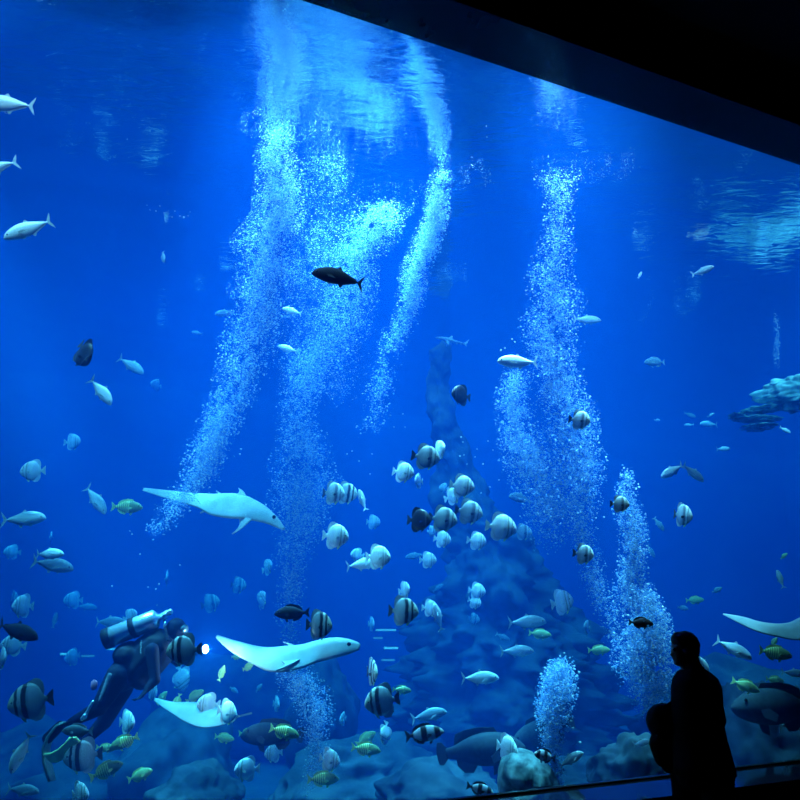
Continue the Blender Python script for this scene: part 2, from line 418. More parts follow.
SP = {
    'bat': dict(keys=[(.50, -.02, -.06, .012), (.475, .07, -.11, .04), (.41, .19, -.19, .065), (.28, .33, -.30, .085), (.12, .41, -.38, .09), (-.05, .40, -.38, .075), (-.19, .30, -.29, .045), (-.27, .13, -.135, .024), (-.32, .065, -.07, .016), (-.37, .055, -.065, .010)],
        dorsal=[(.20, .28), (.12, .37), (.02, .44), (-.12, .485), (-.22, .46), (-.29, .36), (-.31, .22), (-.29, .07), (-.15, .15), (.05, .25)],
        anal=[(.12, -.28), (.04, -.38), (-.08, -.455), (-.20, -.44), (-.29, -.33), (-.31, -.20), (-.29, -.07), (-.15, -.15), (.02, -.24)],
        tail=[(-.34, .05), (-.42, .13), (-.50, .19), (-.505, .10), (-.49, 0), (-.505, -.11), (-.50, -.20), (-.42, -.14), (-.34, -.06)],
        pelvic=[(.26, -.22), (.24, -.32), (.17, -.42), (.12, -.45), (.13, -.36), (.18, -.25)],
        pect=[(0, .03), (-.08, .05), (-.13, 0), (-.10, -.06), (-.02, -.03)], pos=(.20, .085, -.06), eye=(.395, .058, .035, .026)),
    'jack': dict(keys=[(.50, -.02, -.04, .010), (.465, .045, -.065, .03), (.39, .105, -.10, .048), (.22, .165, -.145, .064), (.05, .170, -.155, .066), (-.12, .125, -.12, .05), (-.26, .06, -.055, .03), (-.36, .022, -.022, .015), (-.40, .018, -.018, .010)],
        dorsal=[(.06, .12), (.02, .20), (-.02, .215), (-.06, .15), (-.20, .095), (-.34, .05), (-.36, .02), (-.2, .06), (-.05, .11)],
        anal=[(-.02, -.12), (-.06, -.195), (-.09, -.20), (-.12, -.14), (-.24, -.085), (-.34, -.045), (-.36, -.018), (-.2, -.06), (-.08, -.10)],
        tail=[(-.385, .02), (-.43, .09), (-.50, .185), (-.475, .08), (-.445, 0), (-.475, -.08), (-.50, -.185), (-.43, -.09), (-.385, -.02)],
        pelvic=[(.20, -.115), (.17, -.17), (.12, -.185), (.13, -.13)],
        pect=[(0, .015), (-.10, .01), (-.20, -.07), (-.12, -.04), (-.02, -.02)], pos=(.20, .062, -.03), eye=(.405, .045, .015, .018)),
    'oval': dict(keys=[(.50, -.01, -.03, .010), (.45, .06, -.07, .035), (.34, .14, -.13, .06), (.15, .19, -.18, .07), (-.05, .18, -.17, .06), (-.22, .10, -.10, .04), (-.33, .045, -.045, .02), (-.38, .035, -.035, .012)],
        dorsal=[(.24, .15), (.15, .24), (0, .25), (-.18, .21), (-.28, .13), (-.30, .05), (-.1, .14), (.1, .17)],
        anal=[(.02, -.15), (-.05, -.23), (-.18, -.20), (-.28, -.12), (-.30, -.05), (-.15, -.11)],
        tail=[(-.36, .035), (-.43, .10), (-.50, .15), (-.475, .05), (-.465, 0), (-.475, -.05), (-.50, -.15), (-.43, -.10), (-.36, -.035)],
        pelvic=[(.20, -.15), (.16, -.24), (.10, -.25), (.12, -.16)],
        pect=[(0, .02), (-.09, .04), (-.15, -.01), (-.10, -.06), (-.02, -.02)], pos=(.20, .068, -.04), eye=(.385, .052, .03, .02)),
    'big': dict(keys=[(.50, -.02, -.05, .02), (.46, .03, -.10, .05), (.36, .11, -.15, .085), (.20, .17, -.18, .10), (.02, .18, -.175, .10), (-.15, .14, -.13, .075), (-.28, .08, -.075, .04), (-.36, .06, -.06, .025), (-.40, .055, -.055, .018)],
        dorsal=[(.22, .15), (.18, .22), (0, .24), (-.15, .23), (-.27, .19), (-.30, .08), (-.1, .13)],
        anal=[(-.05, -.14), (-.12, -.23), (-.22, -.22), (-.29, -.14), (-.29, -.07), (-.15, -.11)],
        tail=[(-.38, .055), (-.44, .12), (-.49, .12), (-.505, .06), (-.51, 0), (-.505, -.06), (-.49, -.12), (-.44, -.12), (-.38, -.055)],
        pelvic=[(.22, -.16), (.18, -.25), (.10, -.28), (.11, -.18)],
        pect=[(0, .03), (-.08, .05), (-.16, .0), (-.14, -.07), (-.03, -.04)], pos=(.24, .10, -.06), eye=(.38, .075, .05, .018)),
    'shark': dict(keys=[(.50, .0, -.01, .012), (.44, .03, -.03, .035), (.32, .055, -.05, .05), (.15, .07, -.06, .055), (-.05, .055, -.05, .045), (-.25, .03, -.03, .025), (-.38, .018, -.018, .012)],
        dorsal=[(.12, .06), (.04, .16), (.0, .155), (-.01, .05)],
        anal=[(-.24, -.02), (-.28, -.06), (-.31, -.05), (-.30, -.02)],
        tail=[(-.36, .02), (-.43, .09), (-.50, .17), (-.47, .06), (-.43, .0), (-.46, -.07), (-.42, -.05), (-.36, -.02)],
        pelvic=[(-.10, -.03), (-.15, -.07), (-.18, -.06), (-.16, -.03)],
        pect=[(0, .0), (-.08, -.10), (-.14, -.16), (-.13, -.06), (-.08, .0)], pos=(.22, .05, -.03), eye=(.42, .036, .01, .008)),
}


def make_fish(kind, name, skin, finm, pelm=None, bend=0.0, simple=False):
    S = SP[kind]; tf = finm
    th = .008 if kind == 'bat' else .006
    body = loft(smooth_profile(S['keys'], 20), bend=bend)
    fins = [('dorsal_fin', plate(S['dorsal'], th, bend)), ('anal_fin', plate(S['anal'], th, bend)), ('tail_fin', plate(S['tail'], th, bend)), ('pelvic_fin', plate(S['pelvic'], th))]
    px, py, pz = S['pos']
    for s in (-1, 1):
        fins.append(('pectoral_fin', plate(S['pect'], .004, 0, Matrix.Rotation(R(-28 * s), 3, 'Z'), (px, py * s, pz))))
    ex, ey, ez, er = S['eye']
    if simple:
        bm = join_bm([body] + [f for _, f in fins])
        return from_bm(name, bm, skin)
    root = empty(name)
    from_bm('body', body, skin, root)
    for n, f in fins:
        m = skin if n in ('dorsal_fin', 'anal_fin') and kind == 'bat' else (pelm if (n == 'pelvic_fin' and pelm) else tf)
        from_bm(n, f, m, root, smooth=False)
    for s in (-1, 1): from_bm('eye', eye_bm(ex, ey * s, ez, er), M['eye'], root)
    return root


KIND = {   # species code: mesh kind, object name, skin, fin, pelvic, category, group
    'bl': ('bat', 'batfish', 'bat_light', 'finpale', 'pelvic_yellow', 'batfish', 'batfish swimming in the tank'),
    'bw': ('bat', 'batfish', 'bat_white', 'bat_white', 'pelvic_yellow', 'batfish', 'batfish swimming in the tank'),
    'bg': ('bat', 'batfish', 'bat_grey', 'findark', 'pelvic_yellow', 'batfish', 'batfish swimming in the tank'),
    'bb': ('bat', 'batfish', 'bat_band', 'findark', 'pelvic_yellow', 'batfish', 'batfish swimming in the tank'),
    'bd': ('bat', 'batfish', 'bat_dark', 'findark', None, 'batfish', 'batfish swimming in the tank'),
    'js': ('jack', 'jackfish', 'jack_silver', 'finpale', None, 'fish', 'silver jacks swimming in the tank'),
    'jw': ('jack', 'jackfish', 'jack_white', 'finpale', None, 'fish', 'silver jacks swimming in the tank'),
    'jb': ('jack', 'jackfish', 'jack_blue', 'finpale', None, 'fish', 'silver jacks swimming in the tank'),
    'jd': ('jack', 'jackfish', 'jack_dark', 'findark', None, 'fish', 'silver jacks swimming in the tank'),
    'tv': ('oval', 'golden_trevally', 'trevally', 'finyellow', None, 'fish', 'yellow green fish swimming in the tank'),
    'yf': ('oval', 'golden_trevally', 'yellow', 'finyellow', None, 'fish', 'yellow green fish swimming in the tank'),
    'os': ('oval', 'surgeonfish', 'jack_blue', 'finpale', None, 'fish', 'oval reef fish swimming in the tank'),
    'od': ('oval', 'surgeonfish', 'jack_dark', 'findark', None, 'fish', 'oval reef fish swimming in the tank'),
    'dm': ('oval', 'damselfish', 'damsel', 'findark', None, 'fish', 'black and white damselfish'),
    'gr': ('big', 'grouper', 'grouper', 'findark', None, 'grouper', 'large dark groupers'),
    'sh': ('shark', 'reef_shark', 'jack_blue', 'finpale', None, 'shark', None),
}
PROTO = {}


def fish(code, x, y, Y, L, head, tilt, yaw, label, roll=0):
    k = KIND[code]; simple = L < 15
    bend = 0.0
    if not simple: bend = random.choice((-.25, 0, .25))
    key = (code, simple, bend)
    fresh = key not in PROTO
    if fresh:
        PROTO[key] = make_fish(k[0], k[1], M[k[2]], M[k[3]], M[k[4]] if k[4] else None, bend, simple)
    o = PROTO[key] if fresh else copy_tree(PROTO[key])
    s = 1 if head == 'R' else -1
    t, yw = R(tilt), R(yaw)
    # heading in the picture-free frame of the hall: sideways, towards the window, up
    f = Vector((s * math.cos(yw) * math.cos(t), -math.sin(yw) * math.cos(t), math.sin(t)))
    up = Vector((0, 0, 1)) if abs(tilt) < 75 else Vector((-s, 0, .3))
    up = Matrix.Rotation(R(roll), 3, f) @ up
    loc = at(x, y, Y)
    o.matrix_world = frame_matrix(f, up, loc, L * Y / F)
    for key2 in ('label', 'category', 'group'):
        if key2 in o: del o[key2]
    tag(o, label, k[5], k[6])
    return o


FISH = [
 # upper part of the tank
 ('js', 6, 104, 7.0, 64, 'L', 0, 8, 'white-backed silver jack cut by the frame edge high in the tank, upper of two'),
 ('js', -8, 168, 7.4, 56, 'L', -25, 0, 'silver jack with only its tail half showing below the white-backed one'),
 ('jw', 28, 229, 7.4, 54, 'L', -28, 10, 'bright silver jack diving alone in open water high beside the tank edge'),
 ('bd', 83, 353, 8.0, 34, 'R', -55, 28, 'blackish batfish turned nose down, beside two silver jacks'),
 ('jw', 102, 392, 8.5, 38, 'R', -48, 15, 'bright silver jack diving below the blackish nose-down batfish'),
 ('js', 132, 366, 12.0, 33, 'R', -32, 10, 'blue silver jack angled down next to the blackish nose-down batfish'),
 ('bl', 156, 385, 17.0, 14, 'L', 0, 55, 'tiny pale batfish below the blue silver jack angled down'),
 ('jb', 163, 257, 11.4, 17, 'R', -70, 30, 'faint far fish hanging upright in open blue water'),
 ('jb', 225, 313, 13.5, 22, 'L', -15, 20, 'faint blue fish at the edge of the brightest slanting bubble plume'),
 ('jb', 197, 333, 14.5, 12, 'L', 10, 0, 'tiny faint fish beside the slanting plume, smaller than its neighbour'),
 ('jw', 292, 311, 9.6, 22, 'L', 16, 0, 'slim silver fish inside the bubbles below the dark jack'),
 ('jw', 288, 349, 9.6, 22, 'L', 18, 0, 'slim silver fish in the bubbles, lower of the slim pair'),
 ('jd', 338, 277, 7.2, 57, 'L', 10, 5, 'dark jack in silhouette crossing in front of the bright bubble plumes'),
 ('jw', 517, 362, 8.2, 42, 'L', 3, 5, 'bright silver jack swimming at the edge of the pale plume under the beam'),
 ('js', 587, 320, 11.0, 29, 'R', -2, 5, 'pale jack just beyond the pale plume, level with its upper half'),
 ('os', 655, 362, 14.0, 24, 'L', -3, 5, 'small blue oval fish alone in dark water beyond the pale plume'),
 ('jb', 703, 271, 12.0, 24, 'R', 12, 35, 'pale fish shape standing in for a reflection on the far water surface'),  # fish body added in place of a small surface reflection
 ('jw', 640, 275, 12.0, 9, 'R', 60, 0, 'tiny white crescent-like fish under the far water surface'),
 ('sh', 452, 341, 14.5, 36, 'L', 10, 10, 'small blue shark swimming at the top of the tall rock pillar'),
 ('bd', 461, 395, 8.8, 25, 'L', 5, 35, 'small black batfish beside the tall rock pillar'),
 ('bg', 580, 420, 7.95, 23, 'R', -12, 38, 'dark-banded batfish crossing the front of the pale plume'),
 ('bg', 620, 504, 7.8, 19, 'R', -5, 30, 'grey batfish beside the tip of the narrow rising bubble stream'),
 ('bg', 584, 554, 7.8, 22, 'R', -8, 42, 'grey batfish at the lower end of the pale plume'),
 ('bg', 682, 515, 8.6, 26, 'R', -12, 60, 'edge-on batfish with yellow pelvic fins alone in dark water above the man'),
 ('js', 672, 471, 9.5, 28, 'L', -28, 8, 'jack diving away from its mirror-like partner above the edge-on batfish'),
 ('jb', 693, 473, 9.8, 26, 'R', -42, 12, 'blue jack diving from the same spot as its paler partner'),
 ('jb', 659, 524, 13.0, 16, 'R', -58, 10, 'small pale fish angled down beside the narrow bubble stream'),
 ('jb', 651, 551, 15.0, 14, 'R', -65, 20, 'faint little fish under the small pale angled one'),
 ('jb', 690, 415, 18.0, 13, 'R', -20, 0, 'faint far fish, upper of the two next to the shallow coral'),
 ('jw', 689, 425, 18.0, 10, 'L', 0, 0, 'faint far fish, lower of the two next to the shallow coral'),
 ('jw', 711, 415, 17.0, 8, 'R', 25, 30, 'tiny bright fish nearest the shallow coral edge'),
 ('jw', 709, 424, 17.5, 19, 'L', 2, 0, 'slim pale fish just below the tiny bright one by the coral'),
 ('jw', 723, 449, 15.0, 15, 'R', 3, 0, 'lone bright-backed small fish below the shallow coral'),
 ('jw', 657, 420, 18.0, 7, 'R', 0, 0, 'tiny pale fish furthest out from the shallow coral'),
 ('jw', 785, 430, 13.0, 12, 'R', -35, 25, 'bright turquoise small fish under the shallow coral ledge'),
 ('yf', 784, 556, 12.0, 9, 'R', 35, 50, 'tiny yellowish fish above the upright silver-blue fish'),
 ('jw', 780, 579, 11.0, 18, 'L', 76, 20, 'slim silver-blue fish hanging nearly upright in dark water'),
 ('yf', 695, 600, 12.0, 17, 'R', 2, 10, 'dull yellow fish above the head of the standing man'),
 ('os', 717, 590, 13.0, 11, 'R', 25, 10, 'tiny blue green fish beyond the dull yellow one'),
 ('os', 683, 608, 13.0, 11, 'R', -10, 40, 'little round fish directly above the head of the standing man'),
 # to the man's far side
 ('js', 734, 649, 8.8, 35, 'R', -28, 8, 'silver blue jack diving behind the shoulder of the standing man'),
 ('yf', 774, 642, 9.4, 12, 'R', 45, 60, 'tiny yellow-headed fish on top of a bigger yellow green one'),
 ('tv', 775, 653, 9.2, 32, 'R', -10, 5, 'largest yellow green fish under the lone pale ray'),
 ('jb', 794, 673, 9.6, 22, 'R', -5, 0, 'blue jack cut by the frame edge below the largest yellow fish'),
 ('yf', 746, 686, 9.0, 26, 'R', -22, 5, 'bright yellow green fish over the back of the huge dark grouper'),
 ('tv', 775, 680, 10.0, 17, 'R', -8, 5, 'small dull barred fish between the ray and the huge dark grouper'),
 ('jw', 702, 662, 8.4, 20, 'R', -58, 10, 'pale blue fish peeking out behind the neck of the standing man'),
 ('gr', 778, 707, 9.2, 92, 'L', 4, 6, 'huge dark grouper cut by the frame edge beside the man'),
 ('jb', 795, 724, 9.4, 36, 'R', 3, 0, 'pale blue fish tail against the belly of the huge dark grouper'),
 # left middle
 ('bl', 33, 471, 9.0, 25, 'L', -4, 12, 'silver batfish facing the tank edge below a faint smaller batfish'),
 ('bl', 73, 442, 13.0, 19, 'R', 2, 18, 'faint small batfish above the silver one that faces the tank edge'),
 ('js', 96, 500, 9.5, 37, 'R', -48, 12, 'blue silver jack diving beside the barred green trevally'),
 ('tv', 127, 507, 9.4, 33, 'R', -2, 5, 'barred green trevally below the tail of the upper guitarfish'),
 ('js', 25, 519, 8.6, 44, 'R', 4, 6, 'pale blue jack swimming level near the tank edge'),
 ('bl', 51, 537, 14.0, 13, 'R', 8, 62, 'small upright batfish above the white-backed jack'),
 ('jw', 49, 554, 8.6, 32, 'R', 0, 8, 'white-backed jack just above a blue jack near the tank edge'),
 ('jb', 54, 565, 8.9, 42, 'R', -10, 6, 'blue jack touching the belly of the white-backed jack'),
 ('bl', 12, 552, 14.5, 16, 'L', 0, 40, 'very faint batfish in the haze by the tank edge'),
 ('bl', 23, 606, 10.0, 25, 'L', 0, 64, 'pale batfish seen nearly head-on above the long dark fish'),
 ('bg', 13, 601, 17.0, 22, 'R', 0, 40, 'faint batfish behind the one seen nearly head-on'),
 ('bl', 73, 600, 15.0, 18, 'L', 0, 30, 'faint blue batfish with a faint jack behind it'),
 ('jb', 87, 607, 15.5, 20, 'R', -5, 0, 'faint jack behind the faint blue batfish'),
 ('jb', 55, 620, 14.0, 15, 'R', 80, 40, 'small faint fish standing on its tail near the diver'),
 ('jd', 17, 631, 7.6, 46, 'R', -16, 4, 'long dark grey fish with a lit back near the tank edge'),
 ('bl', 13, 645, 9.4, 23, 'L', 5, 35, 'pale batfish half under the long dark grey fish'),
 ('bl', 2, 658, 8.8, 24, 'R', 8, 50, 'pale batfish cut by the frame edge below the long dark fish'),
 ('bl', 73, 657, 14.0, 18, 'L', -8, 55, 'faint batfish beside the fin kicks of the diver'),
 ('bl', 167, 578, 14.0, 17, 'R', 0, 76, 'small batfish seen edge-on above the valve of the diving cylinder'),
 ('bg', 211, 603, 15.0, 20, 'R', 15, 20, 'faint dusky batfish tilted up above the diver torch'),
 ('bg', 238, 585, 15.0, 18, 'R', -4, 15, 'faint dusky batfish with a pale face bar above the lower guitarfish tail'),
 ('bl', 261, 600, 12.0, 20, 'R', 48, 50, 'silvery tilted batfish between the two guitarfish'),
 ('bl', 268, 567, 13.0, 18, 'R', 22, 55, 'bright-finned batfish at the edge of the thin plume under the upper guitarfish'),
 ('jb', 110, 622, 10.5, 30, 'R', 0, 0, 'faint blue jack just behind the diving cylinder'),
 ('bl', 131, 616, 11.0, 16, 'R', 25, 25, 'pale batfish peeking over the middle of the diving cylinder'),
 ('bb', 184, 650, 7.7, 33, 'L', -4, 14, 'boldly banded batfish in front of the face of the diver'),
 ('yf', 222, 673, 9.0, 15, 'R', 72, 20, 'small yellow fish pointing up below the diver torch'),
 ('yf', 248, 667, 9.4, 15, 'R', 22, 35, 'round yellow fish under the lower guitarfish'),
 ('yf', 236, 657, 10.0, 12, 'R', 0, 30, 'tiny yellow fish touching the belly of the lower guitarfish'),
 ('bl', 181, 678, 11.5, 26, 'R', -60, 30, 'pale ghostly batfish below the boldly banded one'),
 ('bl', 152, 690, 11.0, 20, 'R', -20, 45, 'blue batfish under the chest of the diver'),
 ('yf', 195, 696, 9.6, 20, 'R', 32, 8, 'green fish angled up above the small resting ray'),
 ('yf', 177, 702, 9.4, 16, 'L', -72, 20, 'yellow fish pointing down onto the small ray'),
 ('yf', 162, 698, 10.5, 16, 'R', 50, 20, 'dull green fish between the hand of the diver and the small ray'),
 ('bl', 208, 704, 9.0, 22, 'L', 4, 30, 'turquoise batfish behind the bright one over the small ray'),
 ('bw', 227, 712, 8.4, 25, 'R', -6, 32, 'brightest batfish at the head of the small ray'),
 ('os', 234, 690, 12.0, 10, 'R', -30, 10, 'tiny blue fish above the brightest batfish'),
 ('os', 259, 688, 12.0, 10, 'R', 50, 20, 'tiny dusky fish between the small ray and the bubble stream'),
 ('bl', 127, 722, 8.8, 24, 'R', 4, 38, 'turquoise batfish beside the knee of the diver'),
 ('tv', 124, 742, 8.8, 28, 'L', -22, 5, 'barred yellow fish nose down under the knee of the diver'),
 ('tv', 106, 748, 9.2, 18, 'R', -6, 5, 'short yellow fish touching the barred nose-down one'),
 ('tv', 107, 770, 8.6, 32, 'R', 24, 5, 'bright-headed barred yellow fish below the short one'),
 ('bb', 31, 701, 7.6, 41, 'L', -10, 14, 'large dark-banded batfish near the tank edge above the fins of the diver'),
 ('os', 77, 731, 7.5, 28, 'L', 2, 0, 'grey oval fish in front of the ankles of the diver'),
 ('bb', 83, 756, 8.2, 34, 'L', -4, 20, 'dark-banded batfish below the ankles of the diver'),
 ('jw', 20, 753, 7.8, 36, 'L', -68, 45, 'silver blue fish diving beside the fins of the diver'),
 ('jb', 23, 790, 8.6, 30, 'R', -4, 0, 'dull green jack at the very bottom by the tank edge'),
 ('bl', 79, 795, 8.0, 26, 'R', 10, 30, 'pale batfish cut by the bottom edge below the diver fins'),
 ('yf', 140, 775, 9.0, 25, 'R', 22, 5, 'green-backed fish rising beside the bright-headed barred one'),
 ('bl', 247, 769, 8.4, 24, 'L', 2, 25, 'silver batfish alone over the pale boulders'),
 ('yf', 224, 738, 10.0, 20, 'R', -6, 5, 'dull green fish above the batfish over the boulders'),
 ('yf', 249, 733, 10.5, 20, 'R', 3, 5, 'dull green fish touching the small dark grouper'),
 ('gr', 272, 734, 9.2, 58, 'L', 2, 5, 'small dark grouper behind the barred yellow trevally'),
 ('tv', 284, 732, 8.2, 30, 'R', -12, 5, 'barred yellow trevally in front of the small dark grouper'),
 ('bl', 277, 704, 12.0, 16, 'R', 0, 68, 'small turquoise batfish edge-on beside the lower bubble stream'),
 ('bl', 343, 719, 12.0, 14, 'L', 0, 68, 'tiny batfish edge-on next to a dark boulder'),
 ('bl', 274, 753, 10.0, 19, 'L', 0, 30, 'turquoise batfish below the barred yellow trevally'),
 ('bl', 329, 760, 8.8, 23, 'R', -6, 20, 'turquoise batfish at the foot of the lower bubble stream'),
 ('tv', 323, 779, 8.8, 30, 'R', 2, 5, 'barred green fish under the turquoise batfish at the stream foot'),
 ('yf', 366, 738, 10.0, 21, 'R', 32, 5, 'plain green fish rising above a barred yellow one'),
 ('tv', 366, 749, 8.8, 28, 'R', -6, 5, 'barred yellow fish directly below the plain rising green one'),
 ('bl', 386, 733, 9.0, 21, 'L', -70, 55, 'turquoise fish hanging steeply beside the two green ones'),
 ('bb', 382, 701, 8.0, 34, 'L', -8, 14, 'large banded batfish with a small yellow fish at its tail'),
 ('bb', 372, 672, 8.2, 28, 'R', 0, 68, 'narrow edge-on banded batfish above the large banded one'),
 ('tv', 402, 690, 9.0, 18, 'R', -4, 5, 'small bright yellow fish at the tail of the large banded batfish'),
 ('dm', 424, 734, 7.8, 38, 'R', 10, 10, 'black and white striped damselfish under a grey jack'),
 ('jb', 429, 715, 9.0, 34, 'R', 12, 5, 'grey jack above the black and white striped damselfish'),
 ('js', 480, 678, 8.4, 36, 'R', 2, 5, 'silver blue jack lowest of three, over the groupers'),
 ('js', 517, 651, 8.8, 32, 'R', 2, 5, 'silver jack, middle of three swimming in a row'),
 ('js', 527, 622, 8.8, 37, 'R', 2, 5, 'silver jack, topmost of three, with a green fish below it'),
 ('yf', 540, 634, 10.0, 22, 'R', -6, 5, 'dull green fish under the topmost of three silver jacks'),
 ('jb', 503, 637, 12.0, 15, 'R', -25, 10, 'small pale fish between the upper two of three jacks'),
 ('bl', 562, 602, 8.8, 27, 'R', 10, 48, 'blue white batfish alone above the short bubble burst'),
 ('yf', 599, 650, 9.4, 21, 'R', 2, 5, 'green fish swimming towards the large bubble cloud'),
 ('bl', 587, 627, 12.0, 14, 'L', 10, 55, 'small blue batfish above the green fish near the bubble cloud'),
 ('od', 641, 623, 7.7, 24, 'R', -4, 5, 'dark oval fish in front of the large bubble cloud'),
 ('gr', 481, 750, 8.6, 82, 'R', 8, 4, 'large grouper with a pale batfish over its cheek'),
 ('bw', 507, 748, 7.9, 27, 'R', -6, 52, 'bright batfish over the cheek of the large grouper'),
 ('gr', 543, 732, 9.6, 66, 'L', -18, 4, 'blue grey grouper beside the short bubble burst'),
 ('js', 571, 759, 7.8, 26, 'R', 28, 5, 'small silver fish rising under the short bubble burst'),
 ('dm', 480, 789, 7.4, 26, 'R', -10, 20, 'black and white damselfish low against the window sill'),
 ('dm', 545, 756, 7.5, 26, 'L', 15, 30, 'black and white damselfish beneath the domed ray'),
 ('jw', 642, 743, 8.0, 17, 'R', 15, 20, 'bright silver yellow fish next to the bag of the man'),
 # centre cluster
 ('bl', 403, 472, 8.6, 24, 'R', -10, 16, 'silver batfish behind the grey one at the top of the shoal'),
 ('bg', 426, 457, 8.4, 29, 'R', -8, 12, 'grey batfish at the top of the shoal, overlapping a white one'),
 ('bw', 440, 450, 8.8, 23, 'R', 8, 68, 'brilliant white batfish turned edge-on at the top of the shoal'),
 ('bl', 418, 481, 10.0, 17, 'L', -5, 68, 'turquoise batfish edge-on behind the silver one near the shoal top'),
 ('bg', 333, 493, 8.8, 26, 'R', -5, 20, 'blue grey batfish whose face is hidden by the nose-to-tail neighbour'),
 ('bb', 346, 493, 9.2, 25, 'R', -8, 14, 'banded batfish with two yellow fins beside the thin plume'),
 ('jw', 362, 500, 9.0, 22, 'L', 72, 35, 'thin silver fish hanging upright next to the banded pair'),
 ('bl', 335, 536, 8.4, 29, 'R', -6, 14, 'big silver batfish below the banded pair'),
 ('bl', 373, 522, 12.0, 16, 'R', -5, 20, 'small turquoise batfish between the banded pair and the black one'),
 ('bw', 378, 557, 8.4, 27, 'R', -2, 22, 'brilliant white batfish low in the shoal above a slim jack'),
 ('jw', 363, 564, 8.8, 34, 'R', 8, 5, 'slim jack under the tail of the brilliant white batfish'),
 ('bl', 357, 555, 11.0, 15, 'L', 5, 35, 'small dusky turquoise batfish behind the brilliant white one'),
 ('bl', 428, 560, 10.0, 18, 'R', -2, 20, 'turquoise batfish at the bottom of the shoal trailed by a faint jack'),
 ('jb', 415, 556, 13.0, 20, 'L', -8, 10, 'faint jack trailing the turquoise batfish at the shoal bottom'),
 ('bl', 462, 486, 8.4, 26, 'R', -10, 16, 'silver batfish above the two grey ones in the shoal'),
 ('bl', 453, 496, 9.4, 20, 'R', 15, 45, 'turquoise batfish tucked under the silver one above the grey pair'),
 ('bl', 444, 488, 13.0, 11, 'L', 0, 20, 'tiny turquoise batfish at the tail of the silver one in the shoal'),
 ('bd', 419, 520, 8.2, 27, 'R', -4, 30, 'navy black batfish in the middle of the shoal'),
 ('bg', 443, 519, 8.4, 29, 'R', -8, 12, 'dark grey batfish right beside the navy black one'),
 ('bg', 469, 512, 8.6, 28, 'R', -10, 12, 'grey batfish second from the navy black one'),
 ('bl', 442, 539, 9.4, 19, 'R', -8, 20, 'turquoise batfish under the dark grey one in the shoal'),
 ('bl', 432, 531, 12.0, 12, 'R', 5, 40, 'tiny turquoise batfish beneath the navy black one'),
 ('bl', 477, 541, 9.2, 20, 'R', -8, 25, 'turquoise batfish below the second grey one in the shoal'),
 ('bl', 501, 527, 8.2, 31, 'R', -8, 10, 'largest silver batfish at the front end of the shoal'),
 ('bg', 523, 532, 11.0, 18, 'R', -4, 20, 'faint batfish in the bubbles ahead of the largest silver one'),
 ('jb', 521, 498, 12.0, 30, 'L', 5, 30, 'faint blue jack at the edge of the pale plume near the shoal'),
 ('bb', 319, 625, 7.6, 31, 'R', -2, 30, 'tall dark-banded batfish behind the head of the lower guitarfish'),
 ('od', 292, 613, 7.8, 34, 'L', -2, 5, 'dark oval fish at the tail of the tall dark-banded batfish'),
 ('bb', 403, 611, 8.0, 31, 'R', -2, 14, 'round dark-banded batfish with a turquoise one behind its back'),
 ('bl', 405, 590, 9.4, 19, 'R', 10, 62, 'turquoise batfish rising behind the round dark-banded one'),
 ('bl', 430, 608, 9.4, 18, 'R', -4, 28, 'turquoise batfish next to the silver upright fish'),
 ('jw', 438, 617, 8.8, 27, 'L', 72, 30, 'silver fish hanging upright in front of a turquoise batfish'),
 ('bl', 477, 591, 10.0, 18, 'R', -8, 25, 'turquoise batfish above another over the dark rock, upper one'),
 ('bl', 475, 602, 10.2, 15, 'R', -20, 40, 'turquoise batfish tucked under its twin over the dark rock'),
 ('bg', 474, 619, 14.0, 12, 'R', -10, 20, 'faint tiny batfish below the turquoise twins'),
 ('jb', 438, 588, 14.0, 13, 'R', 35, 0, 'faint tiny jack against the dark rock above the turquoise batfish'),
 ('bl', 372, 624, 12.0, 15, 'R', 0, 72, 'tiny turquoise batfish edge-on near the far light strips'),
]
for f in FISH: fish(*f)


